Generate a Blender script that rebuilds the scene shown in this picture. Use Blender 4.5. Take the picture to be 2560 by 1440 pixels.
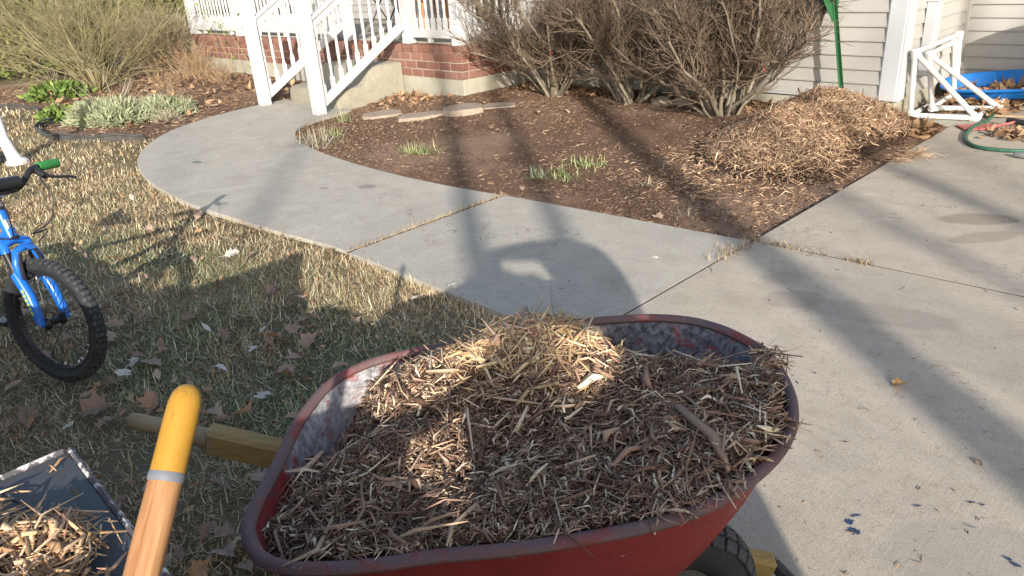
import bpy, bmesh, math, random
import numpy as np
from mathutils import Vector, Matrix, noise as mnoise

for o in list(bpy.data.objects):
    bpy.data.objects.remove(o, do_unlink=True)
scene = bpy.context.scene
C = scene.collection
rnd = random.Random(7)
rng = np.random.default_rng(11)
PI = math.pi

# ---------------------------------------------------------------- camera
CAM_H = 1.4
RW = np.array([[0.70366685, 0.24943039, -0.66531004],
               [0.70769727, -0.32956563, 0.62494085],
               [-0.06338408, -0.91058826, -0.40842562]])   # lens axes (right, down, forward) in the world
cd = bpy.data.cameras.new('Camera')
cam = bpy.data.objects.new('Camera', cd)
C.objects.link(cam)
right, up, back = RW[:, 0], -RW[:, 1], -RW[:, 2]
M = Matrix.Identity(4)
for i in range(3):
    M[i][0], M[i][1], M[i][2] = right[i], up[i], back[i]
M[2][3] = CAM_H
cam.matrix_world = M
cd.sensor_width = 36.0
cd.lens = 36.0 * 1830 / 2560
cd.clip_start = 0.02
cd.clip_end = 2000
scene.camera = cam

# ---------------------------------------------------------------- sky and sun
SUN_AZ, SUN_EL = math.radians(142), math.radians(20.0)     # direction the light travels, height of the sun
sdir = Vector((math.cos(SUN_AZ) * math.cos(SUN_EL), math.sin(SUN_AZ) * math.cos(SUN_EL), -math.sin(SUN_EL)))
w = bpy.data.worlds.new('World')
scene.world = w
w.use_nodes = True
nt = w.node_tree
bgn = nt.nodes['Background']
sky = nt.nodes.new('ShaderNodeTexSky')
sky.sky_type = 'NISHITA'
sky.sun_disc = False
sky.sun_elevation = SUN_EL
sky.sun_rotation = math.atan2(-sdir.x, -sdir.y)
sky.air_density = 1.0
sky.dust_density = 1.5
nt.links.new(sky.outputs[0], bgn.inputs[0])
bgn.inputs[1].default_value = 0.132
sl = bpy.data.lights.new('Sun', 'SUN')
sl.energy = 3.7
sl.angle = math.radians(0.53)
sl.color = (1.0, 0.93, 0.83)
so = bpy.data.objects.new('Sun', sl)
C.objects.link(so)
so.rotation_euler = sdir.to_track_quat('-Z', 'Y').to_euler()
so.location = (0, 0, 20)
scene.view_settings.view_transform = 'Standard'
scene.view_settings.look = 'None'
scene.view_settings.exposure = 1.12
scene.view_settings.gamma = 1.0
scene.cycles.max_bounces = 5
scene.cycles.diffuse_bounces = 3
scene.cycles.glossy_bounces = 2
scene.cycles.transmission_bounces = 2
scene.cycles.transparent_max_bounces = 6

# ---------------------------------------------------------------- helpers
def G(px, py, z=0.0):
    """point of the plane at height z seen at a photograph pixel (used to survey the plan)"""
    d = RW @ np.array([px - 1280.0, py - 720.0, 1830.0])
    t = (z - CAM_H) / d[2]
    return Vector((d[0] * t, d[1] * t, z))

def link(name, me, mat=None, parent=None):
    o = bpy.data.objects.new(name, me)
    C.objects.link(o)
    if mat is not None and me is not None and not me.materials:
        me.materials.append(mat)
    if parent is not None:
        o.parent = parent
    return o

def tag(o, label, cat, group=None, kind=None):
    o['label'] = label
    o['category'] = cat
    if group: o['group'] = group
    if kind: o['kind'] = kind
    return o

def thing(name, label, cat, loc=(0, 0, 0), rot=(0, 0, 0), group=None):
    o = bpy.data.objects.new(name, None)
    o.empty_display_size = 0.1
    C.objects.link(o)
    o.location = loc
    o.rotation_euler = rot
    return tag(o, label, cat, group)

def struct(o):
    o['kind'] = 'structure'
    return o

class MB:
    def __init__(s):
        s.v, s.f = [], []
    def add(s, vs, fs):
        b = len(s.v)
        s.v += [tuple(p) for p in vs]
        s.f += [tuple(b + i for i in f) for f in fs]
    def box(s, c, d, rot=None, bev=0.0):
        x, y, z = d[0] / 2, d[1] / 2, d[2] / 2
        if bev <= 0:
            vs = [Vector((i * x, j * y, k * z)) for k in (-1, 1) for j in (-1, 1) for i in (-1, 1)]
            fs = [(0, 2, 3, 1), (4, 5, 7, 6), (0, 1, 5, 4), (2, 6, 7, 3), (0, 4, 6, 2), (1, 3, 7, 5)]
        else:
            bm = bmesh.new()
            bmesh.ops.create_cube(bm, size=1.0)
            for v in bm.verts: v.co = Vector((v.co.x * d[0], v.co.y * d[1], v.co.z * d[2]))
            bmesh.ops.bevel(bm, geom=bm.edges[:] + bm.verts[:], offset=bev, segments=1, affect='EDGES')
            bm.verts.index_update()
            vs = [v.co.copy() for v in bm.verts]
            fs = [tuple(v.index for v in f.verts) for f in bm.faces]
            bm.free()
        if rot is not None: vs = [rot @ v for v in vs]
        c = Vector(c)
        s.add([v + c for v in vs], fs)
    def tube(s, pts, r, n=8, cap=True, squash=None):
        pts = [Vector(p) for p in pts]
        if not hasattr(r, '__len__'): r = [r] * len(pts)
        rings, nrm = [], None
        for i, p in enumerate(pts):
            t = (pts[min(i + 1, len(pts) - 1)] - pts[max(i - 1, 0)])
            if t.length < 1e-9: t = Vector((0, 0, 1))
            t.normalize()
            if nrm is None:
                a = Vector((0, 0, 1)) if abs(t.z) < 0.9 else Vector((1, 0, 0))
                nrm = (a - t * a.dot(t)).normalized()
            else:
                nrm = nrm - t * nrm.dot(t)
                if nrm.length < 1e-6: nrm = t.orthogonal()
                nrm.normalize()
            b = t.cross(nrm)
            rings.append([p + (nrm * math.cos(2 * PI * k / n) + b * math.sin(2 * PI * k / n)) * r[i] for k in range(n)])
        vs = [v for ring in rings for v in ring]
        fs = []
        for i in range(len(pts) - 1):
            for k in range(n):
                fs.append((i * n + k, i * n + (k + 1) % n, (i + 1) * n + (k + 1) % n, (i + 1) * n + k))
        if cap:
            fs.append(tuple(reversed(range(n))))
            fs.append(tuple((len(pts) - 1) * n + k for k in range(n)))
        s.add(vs, fs)
    def lathe(s, prof, n=16, mat=None, sq=None):
        """prof = [(r, z)], optional per-ring squareness"""
        vs, fs = [], []
        for i, (r, z) in enumerate(prof):
            for k in range(n):
                a = 2 * PI * (k + 0.5) / n
                ca, sa = math.cos(a), math.sin(a)
                q = r
                if sq and sq[i]:
                    q = r / max(abs(ca), abs(sa))
                vs.append(Vector((ca * q, sa * q, z)))
        m = len(prof)
        for i in range(m - 1):
            for k in range(n):
                fs.append((i * n + k, i * n + (k + 1) % n, (i + 1) * n + (k + 1) % n, (i + 1) * n + k))
        fs.append(tuple(reversed(range(n))))
        fs.append(tuple((m - 1) * n + k for k in range(n)))
        if mat is not None: vs = [mat @ v for v in vs]
        s.add(vs, fs)
    def prism(s, poly, z0, z1, mat=None):
        n = len(poly)
        vs = [Vector((p[0], p[1], z0)) for p in poly] + [Vector((p[0], p[1], z1)) for p in poly]
        fs = [tuple(reversed(range(n))), tuple(range(n, 2 * n))]
        fs += [(i, (i + 1) % n, n + (i + 1) % n, n + i) for i in range(n)]
        if mat is not None: vs = [mat @ v for v in vs]
        s.add(vs, fs)
    def grid(s, P):
        """P[i][j] points"""
        a, b = len(P), len(P[0])
        vs = [p for row in P for p in row]
        fs = [(i * b + j, i * b + j + 1, (i + 1) * b + j + 1, (i + 1) * b + j) for i in range(a - 1) for j in range(b - 1)]
        s.add(vs, fs)
    def mesh(s, name='m', smooth=False, auto=None):
        me = bpy.data.meshes.new(name)
        me.from_pydata([tuple(v) for v in s.v], [], s.f)
        me.update()
        if smooth:
            me.polygons.foreach_set('use_smooth', [True] * len(me.polygons))
            if auto is not None:
                bm = bmesh.new(); bm.from_mesh(me)
                for e in bm.edges:
                    if len(e.link_faces) == 2 and e.calc_face_angle(0) > auto: e.smooth = False
                bm.to_mesh(me); bm.free()
        return me
    def build(s, name, mat, parent=None, smooth=False, auto=math.radians(40)):
        return link(name, s.mesh(name, smooth, auto if smooth else None), mat, parent)

def np_mesh(name, V, F, smooth=False):
    """V (n,3), F (m,k)"""
    me = bpy.data.meshes.new(name)
    V = np.ascontiguousarray(V, dtype=np.float32)
    F = np.ascontiguousarray(F, dtype=np.int32)
    m, k = F.shape
    me.vertices.add(len(V)); me.vertices.foreach_set('co', V.ravel())
    me.loops.add(m * k); me.loops.foreach_set('vertex_index', F.ravel())
    me.polygons.add(m)
    me.polygons.foreach_set('loop_start', np.arange(0, m * k, k, dtype=np.int32))
    me.polygons.foreach_set('loop_total', np.full(m, k, dtype=np.int32))
    if smooth: me.polygons.foreach_set('use_smooth', np.ones(m, dtype=bool))
    me.update(calc_edges=True)
    me.validate()
    return me

def unit(a):
    return a / np.maximum(np.linalg.norm(a, axis=1, keepdims=True), 1e-9)

def chips_mesh(name, P, N, T, L, W, bend=0.25, thick=0.45):
    """P centres, N normals, T long directions, L lengths, W widths -> bent splinters, 3 sections of 3 corners"""
    n = len(P)
    T = unit(T); B = unit(np.cross(N, T)); N2 = np.cross(T, B)
    b = rng.normal(0, bend, n)[:, None]; c = rng.normal(0, bend * 0.6, n)[:, None]
    V = np.zeros((n, 9, 3))
    for i, s in enumerate((-0.5, 0.06, 0.5)):
        off = 4 * s * s - 0.5
        ctr = P + T * (L * s)[:, None] + N2 * (L[:, None] * b * off * 0.35) + B * (L[:, None] * c * off * 0.5)
        wd = (W * (1.0, 1.0, 0.0)[0] * (0.55 if i == 0 else (1.0 if i == 1 else 0.3)))[:, None]
        roll = rng.uniform(-0.5, 0.5, n)[:, None] * 0.6
        Bq = B + N2 * roll
        V[:, i * 3 + 0] = ctr - Bq * wd * 0.5
        V[:, i * 3 + 1] = ctr + Bq * wd * 0.5
        V[:, i * 3 + 2] = ctr + N2 * wd * thick
    f = []
    for i in (0, 1):
        a, d = i * 3, (i + 1) * 3
        for k in range(3):
            k2 = (k + 1) % 3
            f += [(a + k, a + k2, d + k2), (a + k, d + k2, d + k)]
    f += [(2, 1, 0), (6, 7, 8)]
    f = np.array(f)
    F = (f[None] + (np.arange(n) * 9)[:, None, None]).reshape(-1, 3)
    return np_mesh(name, V.reshape(-1, 3), F)

def strip_mesh(name, P, T, N, L, W, curl=0.3, taper=0.15):
    """flat bent strips of 3 sections (5 corners): leaves of grass, fine litter"""
    n = len(P)
    T = unit(T); B = unit(np.cross(N, T)); N2 = np.cross(T, B)
    cu = rng.normal(0, curl, n)[:, None]
    V = np.zeros((n, 5, 3))
    base = P
    mid = P + T * (L * 0.55)[:, None] + N2 * (L[:, None] * cu * 0.12)
    tip = P + T * (L * 0.95)[:, None] + N2 * (L[:, None] * cu * 0.5)
    V[:, 0] = base - B * (W * 0.5)[:, None]; V[:, 1] = base + B * (W * 0.5)[:, None]
    V[:, 2] = mid - B * (W * 0.42)[:, None]; V[:, 3] = mid + B * (W * 0.42)[:, None]
    V[:, 4] = tip
    f = np.array([(0, 1, 3), (0, 3, 2), (2, 3, 4)])
    F = (f[None] + (np.arange(n) * 5)[:, None, None]).reshape(-1, 3)
    return np_mesh(name, V.reshape(-1, 3), F)

def vnoise(x, y, sc, seed=0.0, oct=3):
    """cheap smooth value noise for arrays"""
    out = np.zeros_like(x, dtype=float); amp = 1.0; tot = 0
    for o in range(oct):
        X = x * sc + seed * 17.3 + o * 5.7; Y = y * sc + seed * 9.1 - o * 3.3
        xi, yi = np.floor(X), np.floor(Y); fx, fy = X - xi, Y - yi
        fx = fx * fx * (3 - 2 * fx); fy = fy * fy * (3 - 2 * fy)
        h = lambda a, b: np.modf(np.abs(np.sin(a * 127.1 + b * 311.7 + 1.3) * 43758.5453))[0]
        v = (h(xi, yi) * (1 - fx) + h(xi + 1, yi) * fx) * (1 - fy) + (h(xi, yi + 1) * (1 - fx) + h(xi + 1, yi + 1) * fx) * fy
        out += v * amp; tot += amp; amp *= 0.5; sc *= 2
    return out / tot

def inpoly(x, y, poly):
    ins = np.zeros(len(x), bool); n = len(poly)
    for i in range(n):
        x1, y1 = poly[i][:2]; x2, y2 = poly[(i + 1) % n][:2]
        c = ((y1 > y) != (y2 > y)) & (x < (x2 - x1) * (y - y1) / (y2 - y1 + 1e-12) + x1)
        ins ^= c
    return ins

def smooth_closed(pts, n):
    """Catmull-Rom through closed points, n samples by arc length"""
    P = np.array([list(p)[:2] for p in pts], float); m = len(P); out = []
    for i in range(m):
        p0, p1, p2, p3 = P[i - 1], P[i], P[(i + 1) % m], P[(i + 2) % m]
        for t in np.linspace(0, 1, 12, endpoint=False):
            out.append(0.5 * ((2 * p1) + (-p0 + p2) * t + (2 * p0 - 5 * p1 + 4 * p2 - p3) * t * t + (-p0 + 3 * p1 - 3 * p2 + p3) * t ** 3))
    Q = np.array(out + [out[0]]); d = np.r_[0, np.cumsum(np.linalg.norm(np.diff(Q, axis=0), axis=1))]
    s = np.linspace(0, d[-1], n, endpoint=False)
    return np.stack([np.interp(s, d, Q[:, 0]), np.interp(s, d, Q[:, 1])], 1)

def smooth_open(pts, n):
    P = np.array([list(p) for p in pts], float); m = len(P); out = []
    for i in range(m - 1):
        p0, p1, p2, p3 = P[max(i - 1, 0)], P[i], P[i + 1], P[min(i + 2, m - 1)]
        for t in np.linspace(0, 1, 12, endpoint=False):
            out.append(0.5 * ((2 * p1) + (-p0 + p2) * t + (2 * p0 - 5 * p1 + 4 * p2 - p3) * t * t + (-p0 + 3 * p1 - 3 * p2 + p3) * t ** 3))
    Q = np.array(out + [P[-1]]); d = np.r_[0, np.cumsum(np.linalg.norm(np.diff(Q, axis=0), axis=1))]
    s = np.linspace(0, d[-1], n)
    return np.stack([np.interp(s, d, Q[:, k]) for k in range(P.shape[1])], 1)

# ---------------------------------------------------------------- materials
class N:
    """tiny node-graph helper"""
    def __init__(s, name):
        s.m = bpy.data.materials.new(name); s.m.use_nodes = True
        s.t = s.m.node_tree; s.p = s.t.nodes['Principled BSDF']
        s.p.inputs['Specular IOR Level'].default_value = 0.3
    def n(s, typ, **kw):
        x = s.t.nodes.new(typ)
        for k, v in kw.items(): setattr(x, k, v)
        return x
    def l(s, a, b): s.t.links.new(a, b)
    def coord(s, kind='Object'): return s.n('ShaderNodeTexCoord').outputs[kind]
    def noise(s, scale, detail=4, rough=0.55, vec=None, dist=0.0):
        x = s.n('ShaderNodeTexNoise'); x.inputs['Scale'].default_value = scale; x.inputs['Detail'].default_value = detail
        x.inputs['Roughness'].default_value = rough; x.inputs['Distortion'].default_value = dist
        s.l(vec if vec is not None else s.coord(), x.inputs['Vector'])
        return x.outputs['Fac']
    def mapping(s, vec, scale=(1, 1, 1), rot=(0, 0, 0), loc=(0, 0, 0)):
        x = s.n('ShaderNodeMapping'); x.inputs['Scale'].default_value = scale; x.inputs['Rotation'].default_value = rot; x.inputs['Location'].default_value = loc
        s.l(vec, x.inputs['Vector']); return x.outputs[0]
    def ramp(s, fac, stops, interp='LINEAR'):
        x = s.n('ShaderNodeValToRGB'); r = x.color_ramp; r.interpolation = interp
        while len(r.elements) < len(stops): r.elements.new(0.5)
        for e, (p, c) in zip(r.elements, stops):
            e.position = p; e.color = (*c, 1) if len(c) == 3 else c
        s.l(fac, x.inputs[0]); return x.outputs[0]
    def mix(s, fac, a, b, blend='MIX'):
        x = s.n('ShaderNodeMix', data_type='RGBA', blend_type=blend)
        for sock, v in ((x.inputs[0], fac), (x.inputs[6], a), (x.inputs[7], b)):
            if isinstance(v, (int, float)): sock.default_value = v
            elif isinstance(v, tuple): sock.default_value = (*v, 1) if len(v) == 3 else v
            else: s.l(v, sock)
        return x.outputs[2]
    def math(s, op, a, b=None, clamp=False):
        x = s.n('ShaderNodeMath', operation=op, use_clamp=clamp)
        for sock, v in zip(x.inputs, (a, b)):
            if v is None: continue
            if isinstance(v, (int, float)): sock.default_value = v
            else: s.l(v, sock)
        return x.outputs[0]
    def thr(s, v, lo, hi):
        x = s.n('ShaderNodeMapRange'); x.interpolation_type = 'SMOOTHSTEP'
        x.inputs[1].default_value = lo; x.inputs[2].default_value = hi
        s.l(v, x.inputs[0]); return x.outputs[0]
    def island(s): return s.n('ShaderNodeNewGeometry').outputs['Random Per Island']
    def objrand(s): return s.n('ShaderNodeObjectInfo').outputs['Random']
    def color(s, c):
        if isinstance(c, tuple): s.p.inputs['Base Color'].default_value = (*c, 1)
        else: s.l(c, s.p.inputs['Base Color'])
        return s
    def rough(s, r):
        if isinstance(r, (int, float)): s.p.inputs['Roughness'].default_value = r
        else: s.l(r, s.p.inputs['Roughness'])
        return s
    def bump(s, h, strength=0.3, dist=0.01):
        x = s.n('ShaderNodeBump'); x.inputs['Strength'].default_value = strength; x.inputs['Distance'].default_value = dist
        s.l(h, x.inputs['Height']); s.l(x.outputs[0], s.p.inputs['Normal']); return s
    def spot(s, vec, centre, radii, rot=0.0, noise_amt=0.35, soft=0.25, nscale=4.0):
        """1 inside a ragged ellipse in the plane of vec.xy"""
        mp = s.n('ShaderNodeMapping', vector_type='TEXTURE')
        mp.inputs['Location'].default_value = (centre[0], centre[1], 0)
        mp.inputs['Rotation'].default_value = (0, 0, rot)
        mp.inputs['Scale'].default_value = (radii[0], radii[1], 1)
        s.l(vec, mp.inputs['Vector'])
        mul = s.n('ShaderNodeVectorMath', operation='MULTIPLY'); mul.inputs[1].default_value = (1, 1, 0)
        s.l(mp.outputs[0], mul.inputs[0])
        ln = s.n('ShaderNodeVectorMath', operation='LENGTH'); s.l(mul.outputs[0], ln.inputs[0])
        nz = s.noise(nscale, 3, vec=vec)
        d = s.math('ADD', ln.outputs['Value'], s.math('MULTIPLY', s.math('SUBTRACT', nz, 0.5), noise_amt * 2))
        x = s.n('ShaderNodeMapRange'); x.interpolation_type = 'SMOOTHSTEP'
        x.inputs[1].default_value = 1.0 + soft * 0.5; x.inputs[2].default_value = 1.0 - soft * 0.5
        s.l(d, x.inputs[0]); return x.outputs[0]

def simple(name, col, rough=0.6, var=0.08, scale=20.0, metal=0.0, bump=0.0, bscale=80.0, spec=0.3):
    m = N(name)
    f = m.noise(scale, 4)
    a = tuple(max(0, c * (1 - var)) for c in col); b = tuple(min(1, c * (1 + var)) for c in col)
    m.color(m.ramp(f, [(0.3, a), (0.7, b)])).rough(rough)
    m.p.inputs['Metallic'].default_value = metal
    m.p.inputs['Specular IOR Level'].default_value = spec
    if bump: m.bump(m.noise(bscale, 3), bump, 0.004)
    return m.m

MAT = {}
def concrete_mat(name, spots=(), tint=(1, 1, 1)):
    m = N(name); co = m.coord()
    big = m.noise(1.1, 5, 0.6, co); mid = m.noise(7, 5, 0.6, co); fine = m.noise(170, 3, 0.7, co)
    t = lambda r, g_, b: (r * tint[0], g_ * tint[1], b * tint[2])
    col = m.ramp(big, [(0.3, t(0.36, 0.335, 0.295)), (0.55, t(0.42, 0.39, 0.345)), (0.75, t(0.455, 0.42, 0.37))])
    col = m.mix(0.35, col, m.ramp(mid, [(0.3, t(0.30, 0.28, 0.25)), (0.7, t(0.50, 0.465, 0.41))]))
    grit = m.noise(320, 2, 0.6, co); mot = m.noise(28, 5, 0.75, co)
    col = m.mix(m.math('MULTIPLY', m.thr(mot, 0.48, 0.66), 0.45), col, t(0.25, 0.225, 0.19))
    col = m.mix(m.math('MULTIPLY', m.thr(fine, 0.52, 0.66), 0.55), col, t(0.19, 0.17, 0.145))
    col = m.mix(m.math('MULTIPLY', m.thr(fine, 0.45, 0.34), 0.40), col, t(0.60, 0.56, 0.48))
    col = m.mix(m.math('MULTIPLY', m.thr(grit, 0.60, 0.70), 0.45), col, t(0.13, 0.115, 0.10))
    # small dark specks and dirt streaks
    sp = m.noise(38, 2, 0.5, co); col = m.mix(m.math('MULTIPLY', m.thr(sp, 0.70, 0.76), 0.55), col, (0.14, 0.12, 0.10))
    br = m.noise(150, 2, 0.5, m.mapping(co, (1, 0.05, 1), (0, 0, 0.12)))
    pat = m.noise(3.2, 6, 0.7, co, 0.8)
    col = m.mix(m.math('MULTIPLY', m.thr(pat, 0.50, 0.70), 0.38), col, t(0.27, 0.24, 0.20))
    col = m.mix(m.math('MULTIPLY', m.thr(pat, 0.42, 0.28), 0.30), col, t(0.56, 0.52, 0.46))
    st = m.noise(2.3, 6, 0.75, m.mapping(co, (1, 2.6, 1), (0, 0, 0.6)))
    col = m.mix(m.math('MULTIPLY', m.thr(st, 0.60, 0.78), 0.35), col, (0.20, 0.185, 0.165))
    ck = m.noise(0.9, 6, 0.62, co, 0.3); ckl = m.thr(m.math('ABSOLUTE', m.math('SUBTRACT', ck, 0.5)), 0.0022, 0.0006)
    col = m.mix(m.math('MULTIPLY', m.math('MULTIPLY', ckl, m.thr(m.noise(1.7, 2, 0.5, m.mapping(co, loc=(7, 3, 0))), 0.54, 0.60)), 0.65), col, (0.10, 0.085, 0.07))
    for c_, r_, rot, dark, colr in spots:
        col = m.mix(m.math('MULTIPLY', m.spot(co, c_, r_, rot, 0.28, 0.3, 7.0), dark), col, colr)
    m.color(col).rough(0.88)
    m.p.inputs['Specular IOR Level'].default_value = 0.2
    h = m.math('ADD', m.math('MULTIPLY', fine, 0.5), m.math('ADD', m.math('MULTIPLY', m.noise(45, 4, 0.6, co), 0.6), m.math('MULTIPLY', br, 0.5)))
    m.bump(h, 0.26, 0.004)
    return m.m

def chip_mat(name, stops, contrast=0.25, tan=None):
    m = N(name); r = m.island()
    col = m.ramp(r, stops)
    co = m.coord()
    f = m.noise(260, 3, 0.6, co)
    col = m.mix(contrast, col, m.ramp(f, [(0.3, (0.04, 0.025, 0.018)), (0.7, (0.75, 0.62, 0.45))]), 'OVERLAY')
    m.color(col).rough(0.85); m.p.inputs['Specular IOR Level'].default_value = 0.15
    return m.m

MAT['chips'] = chip_mat('barrow_chips', [(0.0, (0.10, 0.06, 0.044)), (0.25, (0.215, 0.135, 0.098)), (0.48, (0.36, 0.245, 0.175)), (0.66, (0.49, 0.36, 0.25)), (0.72, (0.33, 0.165, 0.135)), (0.82, (0.62, 0.49, 0.35)), (1.0, (0.84, 0.74, 0.57))])
MAT['fines'] = chip_mat('mulch_fines', [(0.0, (0.06, 0.038, 0.028)), (0.5, (0.14, 0.09, 0.065)), (0.85, (0.24, 0.165, 0.115)), (1.0, (0.45, 0.35, 0.25))])
MAT['pale'] = chip_mat('pale_splinters', [(0.0, (0.30, 0.19, 0.11)), (0.3, (0.52, 0.38, 0.22)), (0.7, (0.68, 0.53, 0.33)), (0.8, (0.42, 0.22, 0.17)), (1.0, (0.85, 0.73, 0.52))])
MAT['chips_fresh'] = chip_mat('fresh_chips', [(0.0, (0.20, 0.115, 0.065)), (0.25, (0.38, 0.235, 0.135)), (0.5, (0.54, 0.36, 0.21)), (0.68, (0.64, 0.46, 0.28)), (0.78, (0.32, 0.15, 0.12)), (1.0, (0.78, 0.63, 0.43))])
MAT['chips_pile'] = chip_mat('pile_chips', [(0.0, (0.10, 0.055, 0.035)), (0.25, (0.27, 0.17, 0.11)), (0.5, (0.46, 0.325, 0.215)), (0.68, (0.33, 0.205, 0.135)), (1.0, (0.78, 0.63, 0.45))])
MAT['litter'] = chip_mat('old_mulch', [(0.0, (0.065, 0.04, 0.028)), (0.4, (0.15, 0.094, 0.063)), (0.7, (0.26, 0.17, 0.115)), (0.9, (0.40, 0.285, 0.195)), (1.0, (0.62, 0.49, 0.35))])
def soil_mat(name, a, b, c):
    m = N(name); co = m.coord()
    f = m.noise(14, 6, 0.7, co); f2 = m.noise(90, 4, 0.7, co); f3 = m.noise(0.9, 3, 0.5, co)
    col = m.mix(0.5, m.ramp(f, [(0.3, a), (0.7, b)]), m.ramp(f2, [(0.35, a), (0.55, b), (0.75, c)]))
    col = m.mix(m.math('MULTIPLY', m.thr(f3, 0.46, 0.62), 0.6), col, tuple((x + y) / 2 for x, y in zip(b, c)))
    m.color(col).rough(0.95); m.p.inputs['Specular IOR Level'].default_value = 0.1
    m.bump(m.math('ADD', f, f2), 0.7, 0.02)
    return m.m
MAT['soil'] = soil_mat('mulch_soil', (0.085, 0.050, 0.033), (0.19, 0.118, 0.078), (0.42, 0.30, 0.215))
MAT['lawnsoil'] = soil_mat('thatch', (0.07, 0.055, 0.032), (0.17, 0.135, 0.078), (0.30, 0.245, 0.15))
MAT['heap'] = soil_mat('heap_core', (0.03, 0.018, 0.012), (0.07, 0.043, 0.03), (0.13, 0.08, 0.055))

def grass_mat():
    m = N('grass_blades'); r = m.island()
    dry = m.ramp(r, [(0.0, (0.17, 0.11, 0.06)), (0.3, (0.35, 0.25, 0.14)), (0.6, (0.55, 0.425, 0.255)), (0.9, (0.70, 0.575, 0.37)), (1.0, (0.84, 0.74, 0.54))])
    grn = m.ramp(r, [(0.0, (0.11, 0.14, 0.065)), (0.4, (0.20, 0.255, 0.115)), (0.65, (0.29, 0.335, 0.165)), (0.82, (0.52, 0.48, 0.30)), (1.0, (0.70, 0.63, 0.44))])
    co = m.coord()
    f = m.noise(1.5, 4, 0.65, co)
    f = m.math('ADD', f, m.math('MULTIPLY', m.math('SUBTRACT', r, 0.5), 0.34))
    # the greener patches beside the barrow and the bicycle
    for c_, r_, s_ in (((-2.7, 1.0), (0.8, 0.45), 0.20), ((-2.0, 1.35), (0.6, 0.35), 0.17), ((-1.7, 0.6), (0.5, 0.35), 0.08), ((-4.6, 1.1), (1.0, 0.3), 0.15), ((-3.5, 1.5), (0.5, 0.25), 0.14)):
        f = m.math('ADD', f, m.math('MULTIPLY', m.spot(co, c_, r_, 0.3, 0.3, 0.9, 3.0), s_))
    m.color(m.mix(m.thr(f, 0.535, 0.70), dry, grn)).rough(0.7)
    m.p.inputs['Specular IOR Level'].default_value = 0.15
    return m.m
MAT['grass'] = grass_mat()

def white_mat(name, col=(0.80, 0.80, 0.79), dirt=0.25):
    m = N(name); co = m.coord()
    f = m.noise(3.5, 5, 0.7, co); f2 = m.noise(40, 3, 0.6, m.mapping(co, (1, 1, 0.15)))
    c_ = m.mix(m.math('MULTIPLY', m.thr(f, 0.5, 0.8), dirt), col, tuple(x * y for x, y in zip(col, (0.72, 0.70, 0.64))))
    c_ = m.mix(m.math('MULTIPLY', m.thr(f2, 0.62, 0.8), dirt * 0.6), c_, (0.5, 0.48, 0.43))
    m.color(c_).rough(0.5); m.bump(f2, 0.06, 0.002)
    return m.m
MAT['white'] = white_mat('white_vinyl', (0.50, 0.50, 0.50), 0.25)
MAT['trim'] = white_mat('white_trim', (0.47, 0.485, 0.50), 0.25)
MAT['pvc'] = white_mat('pvc_pipe', (0.62, 0.62, 0.60), 0.6)
def siding_mat():
    m = N('vinyl_siding'); co = m.coord()
    r = m.objrand()
    f = m.noise(2.0, 4, 0.6, m.mapping(co, (0.5, 0.5, 3)))
    c_ = m.mix(m.math('MULTIPLY', f, 0.5), (0.36, 0.35, 0.33), (0.40, 0.39, 0.37))
    c_ = m.mix(m.math('MULTIPLY', r, 0.12), c_, (0.33, 0.32, 0.30))
    g_ = m.noise(60, 4, 0.6, m.mapping(co, (0.08, 0.08, 1.6)))
    m.color(c_).rough(0.55); m.bump(g_, 0.12, 0.003)
    return m.m
MAT['siding'] = siding_mat()
def brick_mat():
    m = N('brick'); co = m.coord(); r = m.objrand()
    f = m.noise(30, 5, 0.65, co); f2 = m.noise(120, 3, 0.6, co)
    c_ = m.ramp(r, [(0.0, (0.145, 0.066, 0.05)), (0.4, (0.20, 0.097, 0.07)), (0.75, (0.235, 0.122, 0.09)), (1.0, (0.175, 0.10, 0.085))])
    c_ = m.mix(m.math('MULTIPLY', m.thr(f, 0.45, 0.75), 0.4), c_, (0.36, 0.19, 0.14))
    c_ = m.mix(m.math('MULTIPLY', m.thr(f2, 0.66, 0.8), 0.4), c_, (0.09, 0.05, 0.045))
    m.color(c_).rough(0.85); m.bump(m.math('ADD', f, f2), 0.3, 0.004)
    return m.m
MAT['brick'] = brick_mat()
MAT['mortar'] = simple('mortar', (0.37, 0.32, 0.26), 0.9, 0.2, 30, bump=0.4)
def found_mat():
    m = N('foundation'); co = m.coord()
    f = m.noise(3.5, 5, 0.65, co); f2 = m.noise(50, 4, 0.65, co); f3 = m.noise(6, 5, 0.7, m.mapping(co, (1, 1, 0.25)))
    c_ = m.ramp(f, [(0.3, (0.29, 0.275, 0.22)), (0.7, (0.40, 0.38, 0.31))])
    c_ = m.mix(m.math('MULTIPLY', m.thr(f3, 0.55, 0.75), 0.5), c_, (0.24, 0.23, 0.19))
    c_ = m.mix(m.math('MULTIPLY', m.thr(f2, 0.62, 0.75), 0.4), c_, (0.50, 0.48, 0.41))
    m.color(c_).rough(0.9); m.bump(m.math('ADD', f2, f), 0.35, 0.006)
    return m.m
MAT['found'] = found_mat()
def stone_mat():
    m = N('sandstone'); co = m.coord(); r = m.objrand()
    f = m.noise(9, 5, 0.65, co); f2 = m.noise(70, 4, 0.6, co)
    c_ = m.ramp(f, [(0.3, (0.22, 0.175, 0.135)), (0.7, (0.34, 0.28, 0.215))])
    c_ = m.mix(m.math('MULTIPLY', f2, 0.35), c_, (0.24, 0.19, 0.15))
    c_ = m.mix(m.math('MULTIPLY', r, 0.3), c_, (0.36, 0.25, 0.20))
    m.color(c_).rough(0.9); m.bump(m.math('ADD', f, f2), 0.5, 0.01)
    return m.m
MAT['stone'] = stone_mat()
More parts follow.
